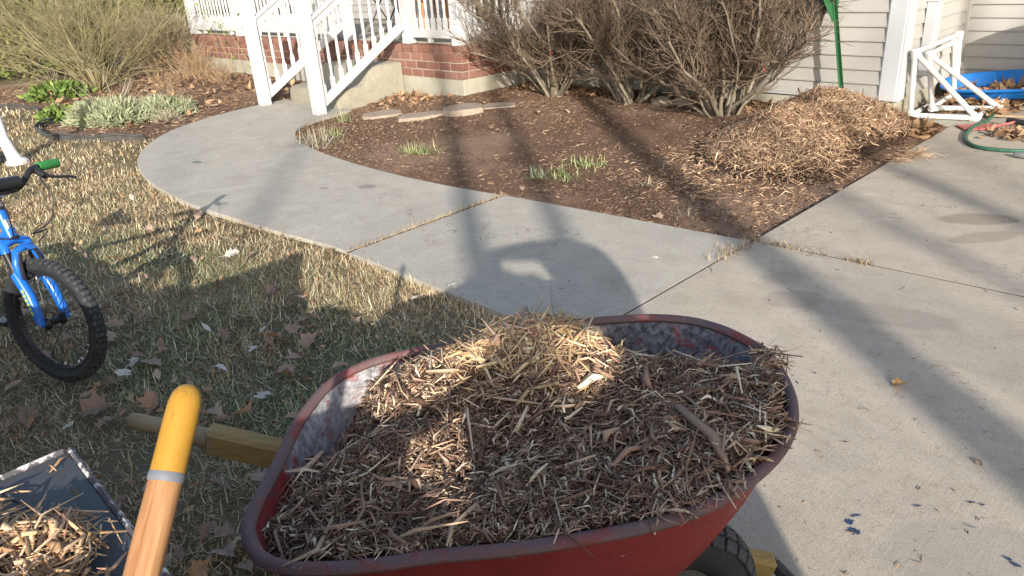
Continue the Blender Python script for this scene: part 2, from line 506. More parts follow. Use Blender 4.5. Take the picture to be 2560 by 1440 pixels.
def bark_mat(name, a, b, c):
    m = N(name); co = m.coord(); r = m.island()
    f = m.noise(30, 4, 0.7, m.mapping(co, (1, 1, 0.3)))
    c_ = m.mix(m.math('MULTIPLY', r, 0.7), m.ramp(f, [(0.3, a), (0.7, b)]), c)
    m.color(c_).rough(0.9); m.p.inputs['Specular IOR Level'].default_value = 0.1
    m.bump(f, 0.4, 0.005)
    return m.m
MAT['twig'] = bark_mat('bush_twigs', (0.075, 0.053, 0.04), (0.205, 0.152, 0.11), (0.18, 0.132, 0.092))
MAT['stem'] = bark_mat('bush_stems', (0.14, 0.115, 0.085), (0.30, 0.25, 0.19), (0.20, 0.18, 0.14))
MAT['olive'] = bark_mat('olive_twigs', (0.12, 0.105, 0.055), (0.27, 0.235, 0.125), (0.32, 0.28, 0.17))
MAT['drystalk'] = bark_mat('dry_stalks', (0.22, 0.14, 0.08), (0.40, 0.28, 0.17), (0.48, 0.36, 0.23))
MAT['bark'] = bark_mat('tree_bark', (0.06, 0.05, 0.04), (0.15, 0.125, 0.10), (0.12, 0.1, 0.08))
def leafmat(name, stops, trans=0.0):
    m = N(name); r = m.n('ShaderNodeObjectInfo').outputs['Random'] if trans < 0 else m.island()
    co = m.coord(); f = m.noise(60, 3, 0.6, co)
    c_ = m.mix(0.3, m.ramp(r, stops), m.ramp(f, [(0.3, stops[0][1]), (0.7, stops[-1][1])]))
    m.color(c_).rough(0.75); m.p.inputs['Specular IOR Level'].default_value = 0.15
    return m.m
MAT['deadleaf'] = leafmat('dead_leaf', [(0.0, (0.17, 0.11, 0.08)), (0.35, (0.27, 0.18, 0.13)), (0.6, (0.34, 0.24, 0.175)), (0.8, (0.25, 0.165, 0.135)), (1.0, (0.44, 0.34, 0.25))], -1)
MAT['paleleaf'] = leafmat('pale_leaf', [(0.0, (0.40, 0.36, 0.32)), (1.0, (0.60, 0.56, 0.50))], -1)
MAT['orangeleaf'] = leafmat('orange_leaf', [(0.0, (0.46, 0.25, 0.10)), (1.0, (0.62, 0.40, 0.20))], -1)
MAT['litterleaf'] = leafmat('litter_leaf', [(0.0, (0.13, 0.07, 0.04)), (0.5, (0.30, 0.17, 0.09)), (1.0, (0.48, 0.33, 0.20))])
MAT['sage'] = leafmat('sage_leaf', [(0.0, (0.20, 0.225, 0.12)), (0.5, (0.30, 0.335, 0.20)), (1.0, (0.42, 0.43, 0.28))])
MAT['green'] = leafmat('green_leaf', [(0.0, (0.05, 0.10, 0.025)), (0.6, (0.13, 0.21, 0.05)), (1.0, (0.26, 0.32, 0.09))])
MAT['strap'] = leafmat('strap_leaf', [(0.0, (0.10, 0.15, 0.04)), (0.45, (0.21, 0.27, 0.085)), (0.7, (0.32, 0.33, 0.15)), (1.0, (0.40, 0.36, 0.23))])
MAT['drystrap'] = leafmat('dry_strap_leaf', [(0.0, (0.22, 0.18, 0.12)), (0.6, (0.38, 0.33, 0.24)), (1.0, (0.50, 0.45, 0.33))])
MAT['drygrass'] = leafmat('dry_joint_grass', [(0.0, (0.13, 0.09, 0.055)), (0.5, (0.30, 0.22, 0.13)), (1.0, (0.50, 0.41, 0.27))])
MAT['evergreen'] = leafmat('evergreen_leaf', [(0.0, (0.07, 0.10, 0.025)), (0.6, (0.17, 0.20, 0.06)), (1.0, (0.30, 0.31, 0.11))])
MAT['redleaf'] = leafmat('red_leaf', [(0.0, (0.35, 0.05, 0.04)), (1.0, (0.55, 0.15, 0.10))])

# ================================================================ THE SETTING
# ---- far ground: one sheet to the horizon
mb = MB(); mb.add([(-600, -600, -0.14), (600, -600, -0.14), (600, 600, -0.14), (-600, 600, -0.14)], [(0, 1, 2, 3)])
struct(mb.build('ground', MAT['lawnsoil']))

# ---- concrete walk and drive
inner = [(-3.40, 3.15), (-3.95, 3.09), (-4.58, 3.07), (-5.28, 3.11), (-5.84, 3.19), (-6.35, 3.33), (-6.70, 3.53), (-6.90, 3.74), (-7.00, 3.98), (-7.10, 4.32), (-7.16, 4.47)]
outer = [(-8.62, 4.47), (-8.60, 4.15), (-8.47, 3.67), (-8.30, 3.24), (-7.96, 2.75), (-7.38, 2.30), (-6.74, 2.01), (-6.07, 1.86), (-5.50, 1.80), (-4.98, 1.79), (-4.47, 1.83), (-3.99, 1.87), (-3.61, 1.92), (-3.36, 1.94)]
inn = smooth_open(inner, 60); out = smooth_open(outer, 60)
def slab_obj(name, poly, mat, parent, thick=0.11, bev=0.0015):
    P = np.array(poly)
    if np.sum(P[:, 0] * np.roll(P[:, 1], -1) - np.roll(P[:, 0], -1) * P[:, 1]) < 0: P = P[::-1]
    e = np.roll(P, -1, 0) - P; e /= np.linalg.norm(e, axis=1, keepdims=True)
    nrm = np.stack([e[:, 1], -e[:, 0]], 1); vn = nrm + np.roll(nrm, 1, 0); vn /= np.linalg.norm(vn, axis=1, keepdims=True)
    n = len(P); mb = MB()
    rings = [(P - vn * bev * 1.6, 0.0), (P - vn * bev * 0.4, -bev * 0.45), (P, -bev * 1.8), (P, -thick)]
    vs = [(q[0], q[1], z) for R_, z in rings for q in R_]
    fs = [tuple(range(n))]
    for k in range(3):
        for i in range(n):
            fs.append((k * n + i, (k + 1) * n + i, (k + 1) * n + (i + 1) % n, k * n + (i + 1) % n))
    mb.add(vs, fs)
    return mb.build(name, mat, parent)
def cutpair(t):   # index along both edges at fraction t from the drive towards the steps
    return int(round(t * 59))
walk_spots = [((-4.35, 2.75), (0.07, 0.05), 0.4, 0.6, (0.17, 0.14, 0.12)), ((-4.6, 2.55), (0.05, 0.02), 0.2, 0.5, (0.18, 0.15, 0.13)),
              ((-6.3, 2.35), (0.06, 0.03), 0.2, 0.8, (0.10, 0.15, 0.14)), ((-2.6, 2.6), (0.25, 0.06), 1.0, 0.18, (0.2, 0.19, 0.17))]
MAT['walk'] = concrete_mat('walk_concrete', walk_spots, (0.98, 0.965, 0.92))
drive_spots = [(tuple(G(2450, 548))[:2], (0.185, 0.095), 0.62, 0.62, (0.20, 0.165, 0.125)), (tuple(G(2462, 593))[:2], (0.19, 0.065), 0.95, 0.5, (0.22, 0.18, 0.14)),
               (tuple(G(1985, 748))[:2], (0.13, 0.085), 0.9, 0.5, (0.25, 0.21, 0.17)), (tuple(G(1955, 695))[:2], (0.09, 0.06), 0.9, 0.35, (0.26, 0.225, 0.185)),
               (tuple(G(2190, 785))[:2], (0.30, 0.10), 0.3, 0.30, (0.20, 0.18, 0.155)), (tuple(G(2320, 630))[:2], (0.30, 0.10), 0.2, 0.25, (0.44, 0.37, 0.31)),
               (tuple(G(2430, 1390))[:2], (0.22, 0.12), 0.7, 0.35, (0.24, 0.22, 0.20))]
MAT['drive'] = concrete_mat('drive_concrete', drive_spots, (1.0, 0.94, 0.86))
walkway = struct(link('walkway', None))
a, b = cutpair(0.30), cutpair(0.68)
g_ = 0.004
def band(i0, i1):
    """slab between stations i0 and i1 (inner runs drive->steps, outer runs steps->drive)"""
    I = inn[i0:i1 + 1].copy(); O = out[::-1][i0:i1 + 1].copy()
    d0 = I[-1] - I[-2]; d0 /= np.linalg.norm(d0); d1 = O[-1] - O[-2]; d1 /= np.linalg.norm(d1)
    if i1 < 59: I[-1] -= d0 * g_; O[-1] -= d1 * g_
    return np.vstack([I, O[::-1]])
slab_obj('slab', band(0, a), MAT['walk'], walkway)
slab_obj('slab', band(a, b), MAT['walk'], walkway)
slab_obj('slab', band(b, 59), MAT['walk'], walkway)
slab_obj('slab', [(-3.335, 1.93), (-1.706, 1.925), (-1.706, 3.312), (-2.6, 3.235), (-3.365, 3.16)], MAT['walk'], walkway)
driveway = struct(link('driveway', None))
slab_obj('slab', [(-1.44, -6.0), (3.6, -6.0), (3.6, 3.385), (-0.4, 3.372), (-1.697, 3.322), (-1.697, 1.93), (-1.44, 1.88)], MAT['drive'], driveway)
slab_obj('slab', [(-1.697, 3.331), (-0.4, 3.381), (3.6, 3.395), (3.6, 7.84), (-1.72, 7.84), (-1.712, 6.3), (-1.70, 5.0)], MAT['drive'], driveway)
# small pad beside the garage corner
slab_obj('slab', [(-2.18, 6.30), (-1.722, 6.42), (-1.722, 7.84), (-2.14, 7.84), (-2.14, 6.42)], MAT['found'], driveway, 0.11)

MAT['joint'] = simple('joint_dirt', (0.07, 0.055, 0.042), 0.95, 0.4, 40)
def filler(parent, poly, z=-0.0009):
    mb = MB(); mb.prism(poly, -0.09, z); mb.build('joint_filler', MAT['joint'], parent)
def quad_line(p, q, w_):
    p, q = Vector(p), Vector(q); n_ = Vector((-(q - p).y, (q - p).x)).normalized() * w_; return [p + n_, p - n_, q - n_, q + n_]
for k in (a, b): filler(walkway, quad_line(inn[k], out[::-1][k], 0.012))
filler(walkway, quad_line((-3.352, 1.94), (-3.383, 3.155), 0.022), -0.004)
filler(driveway, quad_line((-1.7015, 1.92), (-1.7015, 3.33), 0.012)); filler(driveway, quad_line((-1.70, 3.3265), (-0.4, 3.3765), 0.012), -0.0010); filler(driveway, quad_line((-0.4, 3.3765), (3.6, 3.39), 0.012), -0.0012)
# splashes of old blue paint on the drive
MAT['bluepaint'] = simple('blue_paint', (0.03, 0.05, 0.10), 0.8, 0.5, 60)
def blot(px, py, sx, sy, rot, seed, n=26):
    r2 = random.Random(seed); c = G(px, py); poly = []
    for k in range(n):
        a_ = 2 * PI * k / n
        q = 0.55 + 0.45 * r2.random() + (0.3 if r2.random() > 0.75 else 0)
        x, y = math.cos(a_) * sx * q, math.sin(a_) * sy * q
        poly.append((c.x + x * math.cos(rot) - y * math.sin(rot), c.y + x * math.sin(rot) + y * math.cos(rot)))
    mb = MB(); mb.add([(x, y, 0.0010 + 0.0004 * seed) for x, y in poly], [tuple(range(n))]); mb.build('paint_mark', MAT['bluepaint'], driveway)
blot(2133, 1328, 0.020, 0.013, 0.3, 1); blot(2122, 1305, 0.013, 0.010, 1.0, 2); blot(2140, 1290, 0.016, 0.004, 0.9, 3)
blot(2295, 1266, 0.014, 0.003, 0.75, 4); blot(2430, 1258, 0.012, 0.004, 0.6, 5); blot(2455, 1264, 0.010, 0.003, 0.9, 6)
blot(2540, 1415, 0.012, 0.008, 0.4, 7); blot(2520, 1400, 0.010, 0.006, 0.4, 8); blot(2425, 1320, 0.016, 0.002, 0.3, 12)

# ---- lawn surface and beds
def bed_h(x, y):
    r = np.clip((y - 3.9) / 1.7, 0, 1); r = r * r * (3 - 2 * r)
    lft = np.clip((x + 7.0) / 0.6, 0, 1)
    near = np.clip((y - 3.15) / 0.35, 0, 1)
    rgt = np.clip((-1.74 - x) / 0.35, 0, 1)
    h = -0.028 + (0.075 * r) * lft * (0.35 + 0.65 * rgt) + 0.02 * near * lft * rgt
    h += (vnoise(x, y, 3.2, 1, 4) - 0.5) * 0.035 * np.minimum(near, 1) * np.minimum(1, 0.3 + rgt) * (0.25 + 0.75 * lft)
    # little ridge of leaf litter against the steps
    h += 0.10 * np.exp(-(((x + 6.95) / 0.30) ** 2 + ((y - 5.05) / 0.28) ** 2))
    return h
def height_sheet(name, x0, x1, y0, y1, step, fn, mat, cut=None):
    nx, ny = int((x1 - x0) / step) + 1, int((y1 - y0) / step) + 1
    X, Y = np.meshgrid(np.linspace(x0, x1, nx), np.linspace(y0, y1, ny))
    Z = fn(X, Y)
    V = np.stack([X, Y, Z], -1).reshape(-1, 3)
    i, j = np.meshgrid(np.arange(ny - 1), np.arange(nx - 1), indexing='ij')
    q = (i * nx + j).ravel(); F = np.stack([q, q + 1, q + nx + 1, q + nx], 1)
    if cut is not None:
        c = V[F].mean(1); F = F[cut(c[:, 0], c[:, 1])]
    return link(name, np_mesh(name, V, F, True), mat)
bed = struct(height_sheet('mulch_bed', -7.3, -1.70, 3.06, 6.42, 0.035, bed_h, MAT['soil']))
def bed2_h(x, y):
    return -0.028 + (vnoise(x, y, 2.6, 4, 4) - 0.5) * 0.05 * np.clip((-8.5 - x) / 0.5, 0, 1) + 0.05 * np.clip((y - 3.6) / 1.5, 0, 1) * np.clip((-8.6 - x) / 0.5, 0, 1)
edge_line = [(-15.5, 1.55), (-12.5, 2.05), (-11.49, 2.36), (-10.6, 2.20), (-9.8, 1.97), (-9.2, 1.90), (-8.82, 1.94), (-8.2, 2.25), (-7.72, 2.58)]
EL = smooth_open(edge_line, 80)
def bed2_cut(x, y): return y > np.interp(x, EL[:, 0], EL[:, 1]) - 0.02
struct(height_sheet('planting_bed', -15.5, -7.4, 1.5, 5.45, 0.06, bed2_h, MAT['soil'], bed2_cut))
def lawn_h(x, y): return -0.030 + (vnoise(x, y, 1.1, 8, 3) - 0.5) * 0.03
def lawn_cut(x, y):
    e = np.interp(x, EL[:, 0], EL[:, 1], right=9)
    return ~((x > -15.5) & (x < -7.6) & (y > e + 0.06)) & ~((x > -7.6) & (y > 2.7))
struct(height_sheet('lawn', -40, -1.40, -6.0, 12.0, 0.12, lawn_h, MAT['lawnsoil'], lambda x, y: lawn_cut(x, y) & ~((x > -15.5) & (y > 2.7)) & ~((x > -1.74) & (y > 1.86))))

# ---- grass, uncountable
slabs_poly = np.vstack([inn, out])
def lawn_mask(x, y):
    ok = lawn_cut(x, y) & ~inpoly(x, y, slabs_poly) & ~((x > -3.37) & (y > 1.915)) & ((x < -1.70) | ((x < -1.45) & (y < 1.87))) & (y < 2.62)
    return ok
def grass_batch(n, x0, x1, y0, y1, L0, L1, W0, W1):
    x = rng.uniform(x0, x1, n); y = rng.uniform(y0, y1, n)
    k = lawn_mask(x, y) & (vnoise(x, y, 7.0, 3, 3) > rng.uniform(0.12, 0.58, n)); x, y = x[k], y[k]; n = len(x)
    z = lawn_h(x, y)
    az = rng.uniform(0, 2 * PI, n) + 2.0 * vnoise(x, y, 2.5, 6, 2)
    el = np.radians(np.where(rng.random(n) < 0.9, rng.uniform(-3, 15, n), rng.uniform(12, 38, n)))
    T = np.stack([np.cos(az) * np.cos(el), np.sin(az) * np.cos(el), np.sin(el)], 1)
    up_ = np.stack([-np.cos(az) * np.sin(el), -np.sin(az) * np.sin(el), np.cos(el)], 1)
    return np.stack([x, y, z - 0.004], 1), T, up_, rng.uniform(L0, L1, n), rng.uniform(W0, W1, n)
bt = [grass_batch(150000, -4.0, -1.44, -0.6, 2.0, 0.022, 0.055, 0.0018, 0.0038), grass_batch(24000, -4.0, -1.44, -0.6, 2.0, 0.045, 0.09, 0.0025, 0.005),
      grass_batch(85000, -6.6, -4.0, -0.4, 2.0, 0.025, 0.06, 0.003, 0.0055),
      grass_batch(50000, -10.5, -6.6, -0.2, 2.62, 0.03, 0.065, 0.005, 0.008),
      grass_batch(16000, -18.0, -10.5, -0.2, 2.62, 0.05, 0.10, 0.010, 0.018)]
cat = [np.concatenate([b_[i] for b_ in bt]) for i in range(5)]
go = link('grass', strip_mesh('grass', cat[0], cat[1], cat[2], cat[3], cat[4], 0.9), MAT['grass'])
tag(go, 'short winter lawn grass, mostly straw coloured with greener patches', 'grass', kind='stuff')
# grass and moss sprouting from the joints
def joint_tuft(name, label, p0, p1, n, L0, L1, spread, bias=None, mat='grass', zz=-0.03):
    t = rng.uniform(0, 1, n)
    if bias is not None:
        t = np.clip(np.concatenate([rng.normal(c_, s_, int(n * f_)) for c_, s_, f_ in bias]), 0, 1); n = len(t)
    P0, P1 = np.array(p0), np.array(p1)
    p = P0 + (P1 - P0) * t[:, None] + rng.normal(0, spread, (n, 2))
    az = rng.uniform(0, 2 * PI, n); el = np.radians(rng.uniform(0, 45, n) ** 1.0 * rng.choice([0.4, 1.0, 1.0, 1.4], n))
    T = np.stack([np.cos(az) * np.cos(el), np.sin(az) * np.cos(el), np.sin(el)], 1)
    up_ = np.stack([-np.cos(az) * np.sin(el), -np.sin(az) * np.sin(el), np.cos(el)], 1)
    o = link(name, strip_mesh(name, np.column_stack([p, np.full(n, zz)]), T, up_, rng.uniform(L0, L1, n), rng.uniform(0.003, 0.006, n), 0.9), MAT[mat])
    return tag(o, label, 'grass', kind='stuff')
joint_tuft('joint_grass', 'dry grass growing along the open joint across the walkway', (-3.35, 1.95), (-3.385, 3.15), 2200, 0.015, 0.045, 0.010, None, 'drygrass', -0.012)
joint_tuft('joint_grass', 'dry grass tuft in the corner joint where walkway, drive and bed meet', (-1.71, 3.0), (-1.70, 3.36), 800, 0.02, 0.06, 0.03, None, 'drygrass', -0.012)
joint_tuft('joint_grass', 'sparse dry sprigs along the cross joint of the drive', (-1.69, 3.33), (-0.75, 3.37), 420, 0.012, 0.045, 0.012, [(0.12, 0.05, 0.4), (0.55, 0.03, 0.4), (0.32, 0.05, 0.2)], 'drygrass', -0.004)
joint_tuft('joint_grass', 'fringe of straw overhanging the lawn edge of the curved walkway', (-3.3, 1.89), (-1.75, 1.9), 1500, 0.02, 0.05, 0.02)
# the joint fillers are dark with packed dirt

# ---- litter on the beds
def litter(name, label, n, x0, x1, y0, y1, hfn, maskfn, L0, L1, mat):
    x = rng.uniform(x0, x1, n); y = rng.uniform(y0, y1, n); k = maskfn(x, y); x, y = x[k], y[k]; n = len(x)
    z = hfn(x, y) + rng.uniform(0.0, 0.008, n)
    az = rng.uniform(0, 2 * PI, n); el = rng.normal(0.05, 0.22, n)
    T = np.stack([np.cos(az) * np.cos(el), np.sin(az) * np.cos(el), np.sin(el)], 1)
    Nn = unit(np.stack([rng.normal(0, 0.3, n), rng.normal(0, 0.3, n), np.ones(n)], 1))
    L = rng.uniform(L0, L1, n) * rng.choice([0.6, 1.0, 1.0, 1.6], n); W = L * rng.uniform(0.10, 0.28, n)
    o = link(name, chips_mesh(name, np.stack([x, y, z], 1), Nn, T, L, np.minimum(W, 0.010), 0.4), MAT[mat])
    return tag(o, label, 'mulch', kind='stuff')
litter('mulch_litter', 'old dark bark mulch scattered over the bed in front of the bushes', 44000, -7.2, -1.73, 3.08, 6.38, bed_h,
       lambda x, y: ~inpoly(x, y, slabs_poly) & (y > np.interp(x, [-3.4, -2.6, -1.7], [3.15, 3.24, 3.31])) & (vnoise(x, y, 1.6, 12, 3) > rng.uniform(0.12, 0.60, len(x))), 0.010, 0.036, 'litter')
litter('mulch_litter', 'brown mulch and plant litter covering the planting bed below the porch', 12000, -15, -8.0, 2.0, 5.35, bed2_h,
       lambda x, y: bed2_cut(x, y) & ~inpoly(x, y, slabs_poly), 0.03, 0.08, 'litter')

# ================================================================ HOUSE
house = thing('house', 'white vinyl sided house with concrete foundation behind the bare bushes', 'house', (0, 0, 0))
LAP = 0.112
def board_mesh(length):
    sec = [(0.004, 0.0), (-0.021, 0.0), (-0.0215, 0.010), (-0.004, LAP - 0.001), (0.004, LAP - 0.001)]   # depth (outwards negative), height
    mb = MB(); n = len(sec)
    mb.add([(0, d, z) for d, z in sec] + [(length, d, z) for d, z in sec],
           [tuple(range(n)), tuple(reversed(range(n, 2 * n)))] + [(i, n + i, n + (i + 1) % n, (i + 1) % n) for i in range(n)])
    return mb.mesh('siding_board')
def sided_wall(p0, p1, z0, z1, stagger=0.0):
    """boards from p0 to p1; outside is to the right of the direction p0->p1"""
    p0, p1 = Vector((*p0, 0)), Vector((*p1, 0)); d = p1 - p0; a_ = math.atan2(d.y, d.x)
    me = board_mesh(d.length); me.materials.append(MAT['siding'])
    k = 0; z = z0
    while z < z1:
        o = bpy.data.objects.new('siding_board', me); C.objects.link(o); o.parent = house
        o.location = (p0.x, p0.y, z); o.rotation_euler = (0, 0, a_); z += LAP; k += 1
    nrm = Vector((d.y, -d.x, 0)).normalized()
    mb = MB(); c = (p0 + p1) / 2 - nrm * 0.058
    mb.box((c.x, c.y, (z0 + z1) / 2), (d.length, 0.1, z1 - z0), Matrix.Rotation(a_, 3, 'Z')); mb.build('wall', MAT['siding'], house)
WY = 6.42
sided_wall((-6.24, WY), (-2.27, WY), 0.165, 2.8)
sided_wall((-2.145, WY + 0.09), (-2.145, 7.86), 0.165, 2.8)
sided_wall((-2.13, 7.90), (4.0, 7.90), 0.10, 2.8)
sided_wall((-8.9, WY + 0.04), (-6.24, WY + 0.04), 0.63, 2.8)
sided_wall((-14.0, 7.7), (-8.9, 7.7), 0.63, 2.8)
mb = MB(); mb.box((-4.25, WY + 0.11, 0.0), (3.95, 0.2, 0.33), None, 0.004); mb.box((-2.24, WY + 0.11, -0.002), (0.20, 0.22, 0.322), None, 0.012)
mb.box((-2.245, 7.2, -0.001), (0.18, 1.35, 0.326), None, 0.004); mb.box((1.0, 8.02, -0.02), (6.3, 0.2, 0.235)); mb.build('foundation', MAT['found'], house)
mb = MB(); mb.box((-2.208, WY - 0.005, 1.53), (0.135, 0.05, 2.76), None, 0.006); mb.box((-2.134, WY + 0.045, 1.5305), (0.03, 0.14, 2.759), None, 0.006); mb.build('corner_board', MAT['trim'], house)
mb = MB(); mb.box((-2.275, WY - 0.006, 1.5), (0.008, 0.036, 2.68)); mb.build('corner_channel', MAT['trim'], house)
mb = MB(); mb.box((-2.12, 7.87, 1.45), (0.035, 0.035, 2.7), None, 0.004); mb.build('inside_corner_trim', MAT['siding'], house)
mb = MB(); mb.box((-4.27, WY - 0.004, 0.158), (3.99, 0.034, 0.012)); mb.build('starter_strip', MAT['trim'], house)
mb = MB()   # eaves board and roof edge over the wall, above the frame
mb.box((-5.0, 7.0, 2.9), (18.0, 1.4, 0.12)); mb.build('soffit', MAT['trim'], house)

# downspout on the return wall
ds = thing('downspout', 'white square downspout on the side wall next to the house corner', 'downspout', (-2.085, 6.82, 0))
mb = MB(); mb.box((0, 0, 1.56), (0.085, 0.125, 2.46), None, 0.008)
for dy in (-0.03, 0.0, 0.03): mb.box((0.044, dy, 1.56), (0.006, 0.012, 2.44))
mb.build('pipe', MAT['trim'], ds)
mb = MB(); mb.box((0.004, 0, 0.335), (0.098, 0.142, 0.05), None, 0.008); mb.build('outlet', MAT['trim'], ds)
for z in (0.9, 2.0):
    mb = MB(); mb.box((0.002, 0, z), (0.1, 0.15, 0.03), None, 0.004); mb.build('strap', MAT['trim'], ds)

# ---- porch: foundation, bricks, deck
porch = thing('porch', 'raised porch with red brick base on a pale concrete footing', 'porch', (0, 0, 0))
PX0, PX1, PY = -13.25, -6.25, 5.36
mb = MB(); mb.box(((PX0 + PX1) / 2, (PY + WY) / 2 + 0.013, 0.06), (PX1 - PX0, WY - PY + 0.02, 0.34), None, 0.008); mb.build('footing', MAT['found'], porch)
mb = MB(); mb.box(((PX0 + PX1) / 2 - 0.003, (PY + 7.66) / 2 + 0.003, 0.403), (PX1 - PX0 - 0.008, 7.66 - PY, 0.352)); mb.build('mortar_core', MAT['mortar'], porch)
mb = MB(); mb.box(((PX0 + PX1) / 2 - 0.06, (PY + 7.66) / 2 + 0.10, 0.589), (PX1 - PX0 - 0.13, 7.66 - PY - 0.1, 0.035), None, 0.005); mb.build('deck', MAT['found'], porch)
bm_ = MB(); bm_.box((0, 0, 0), (0.191, 0.09, 0.0795), None, 0.003); brick_me = bm_.mesh('brick'); brick_me.materials.append(MAT['brick'])
bm_ = MB(); bm_.box((0, 0, 0), (0.0655, 0.20, 0.0845), None, 0.003); row_me = bm_.mesh('brick'); row_me.materials.append(MAT['brick'])
bm_ = MB(); bm_.box((0, 0, 0), (0.095, 0.09, 0.0795), None, 0.003); half_me = bm_.mesh('brick'); half_me.materials.append(MAT['brick'])
def brick(me, loc, rz=0.0):
    o = bpy.data.objects.new('brick', me); C.objects.link(o); o.parent = porch
    o.location = (loc[0] + rnd.uniform(-.001, .001), loc[1] + rnd.uniform(-.002, .002), loc[2] + rnd.uniform(-.001, .001)); o.rotation_euler = (0, 0, rz + rnd.uniform(-.004, .004))
for k in range(3):
    z = 0.276 + 0.09 * k
    x = PX1 - 0.0955 - (0.0 if k % 2 else 0.1)
    if k % 2 == 0: brick(half_me, (PX1 - 0.0475, PY + 0.042, z))
    while x > PX0 + 0.1:
        brick(brick_me, (x - (0.0 if k % 2 else 0.0), PY + 0.042, z)); x -= 0.201
    y = PY + 0.0955 + (0.0955 if k % 2 else 0.195) - (0.0 if k % 2 else 0.1)
    y = PY + 0.19 + (0.0 if k % 2 else 0.1)
    if k % 2 == 0: brick(half_me, (PX1 - 0.042, PY + 0.145, z), PI / 2)
    while y < WY - 0.08:
        brick(brick_me, (PX1 - 0.0425, y, z), PI / 2); y += 0.201
x = PX1 - 0.035
while x > PX0:
    brick(row_me, (x, PY + 0.092, 0.5435)); x -= 0.0762
y = PY + 0.235
while y < WY - 0.03:
    brick(row_me, (PX1 - 0.092, y, 0.5435), PI / 2); y += 0.0762

# ---- concrete steps with rounded cheeks
steps = thing('concrete_steps', 'two rounded grey concrete steps leading up to the porch', 'steps', (0, 0, 0))
prof = [(4.415, -0.05), (4.42, 0.10), (4.435, 0.155), (4.47, 0.182), (4.76, 0.198), (4.82, 0.222), (4.87, 0.30), (4.90, 0.345), (4.95, 0.378), (5.02, 0.388), (5.345, 0.388), (5.345, -0.05)]
mb = MB(); nP = len(prof)
rings = []
for xx, sh in ((-8.41, 0.02), (-8.395, 0.006), (-8.38, 0.0), (-7.36, 0.0), (-7.345, 0.006), (-7.33, 0.02)):
    rings.append([(xx, p[0] + sh * (1 if i < 10 else 0), p[1] - sh * (1 if 2 <= i <= 10 else 0)) for i, p in enumerate(prof)])
vs = [v for r_ in rings for v in r_]; fs = [tuple(range(nP)), tuple(reversed(range(5 * nP, 6 * nP)))]
for r_ in range(5):
    for i in range(nP):
        fs.append((r_ * nP + i, (r_ + 1) * nP + i, (r_ + 1) * nP + (i + 1) % nP, r_ * nP + (i + 1) % nP))
mb.add(vs, fs)
mb.build('step_block', concrete_mat('step_concrete', [], (0.72, 0.72, 0.64)), steps, True)

# ---- railings
def baluster_mesh(h):
    p = [(0.019, 0), (0.019, 0.12), (0.013, 0.128), (0.018, 0.138), (0.018, 0.146), (0.012, 0.156), (0.016, 0.25), (0.0185, h * 0.42), (0.0165, h * 0.55), (0.012, h - 0.165),
         (0.018, h - 0.155), (0.018, h - 0.147), (0.012, h - 0.139), (0.0185, h - 0.128), (0.012, h - 0.122), (0.019, h - 0.11), (0.019, h)]
    sq = [1, 1] + [0] * 13 + [1, 1]
    n = 8; vs, fs = [], []
    for (r, z), q in zip(p, sq):
        for k in range(n):
            a_ = 2 * PI * k / n; ca, sa = math.cos(a_), math.sin(a_); rr = r / max(abs(ca), abs(sa)) if q else r
            vs.append((ca * rr, sa * rr, z))
    for i in range(len(p) - 1):
        for k in range(n): fs.append((i * n + k, i * n + (k + 1) % n, (i + 1) * n + (k + 1) % n, (i + 1) * n + k))
    fs += [tuple(reversed(range(n))), tuple((len(p) - 1) * n + k for k in range(n))]
    mb = MB(); mb.add(vs, fs); me = mb.mesh('baluster', True, math.radians(35)); me.materials.append(MAT['white']); return me
bal_me = baluster_mesh(0.72)
def add_obj(name, me, parent, loc, rot=(0, 0, 0)):
    o = bpy.data.objects.new(name, me); C.objects.link(o); o.parent = parent; o.location = loc; o.rotation_euler = rot; return o
def post(parent, x, y, z0, z1, s, name='post', collar=True):
    mb = MB(); mb.box((x, y, (z0 + z1) / 2), (s, s, z1 - z0), None, 0.006); p_ = mb.build(name, MAT['white'], parent)
    mb = MB(); mb.lathe([(s * 0.58, z1), (s * 0.62, z1 + 0.012), (s * 0.6, z1 + 0.03), (s * 0.1, z1 + 0.07)], 4, Matrix.Translation((x, y, 0)) @ Matrix.Rotation(0, 4, 'Z')); mb.build('cap', MAT['white'], p_)
    return p_
def flat_railing(label, p0, p1, posts, z=0.655, clip=0.0):
    r = thing('porch_railing', label, 'railing', (0, 0, 0))
    a_, b_ = Vector((*p0, 0)), Vector((*p1, 0)); d = b_ - a_; L = d.length; ang = math.atan2(d.y, d.x); R3 = Matrix.Rotation(ang, 3, 'Z'); m_ = (a_ + b_) / 2
    mb = MB(); mb.box((m_.x, m_.y, z + 0.045), (L, 0.05, 0.09), R3, 0.005); mb.build('bottom_rail', MAT['white'], r)
    mb = MB(); mb.box((m_.x, m_.y, z + 0.84), (L, 0.045, 0.07), R3, 0.005); mb.box((m_.x, m_.y, z + 0.892), (L, 0.09, 0.035), R3, 0.008); mb.build('top_rail', MAT['white'], r)
    n = max(2, int(round(L / 0.112)))
    for k in range(n):
        q = a_ + d * ((k + 0.5) / n); add_obj('baluster', bal_me, r, (q.x, q.y, z + 0.088), (0, 0, ang))
    k = 0.3
    while k < L - 0.1:
        q = a_ + d * (k / L); mb = MB(); mb.box((q.x, q.y, z - 0.026), (0.05, 0.05, 0.053)); mb.build('support_block', MAT['white'], r); k += 1.0
    for (x, y, s, top) in posts: post(r, x, y, 0.587, top, s)
    return r
flat_railing('white baluster railing along the left porch front, behind the stair rails', (-11.43, 5.44), (-8.53, 5.44), [(-11.5, 5.44, 0.14, 2.85)])
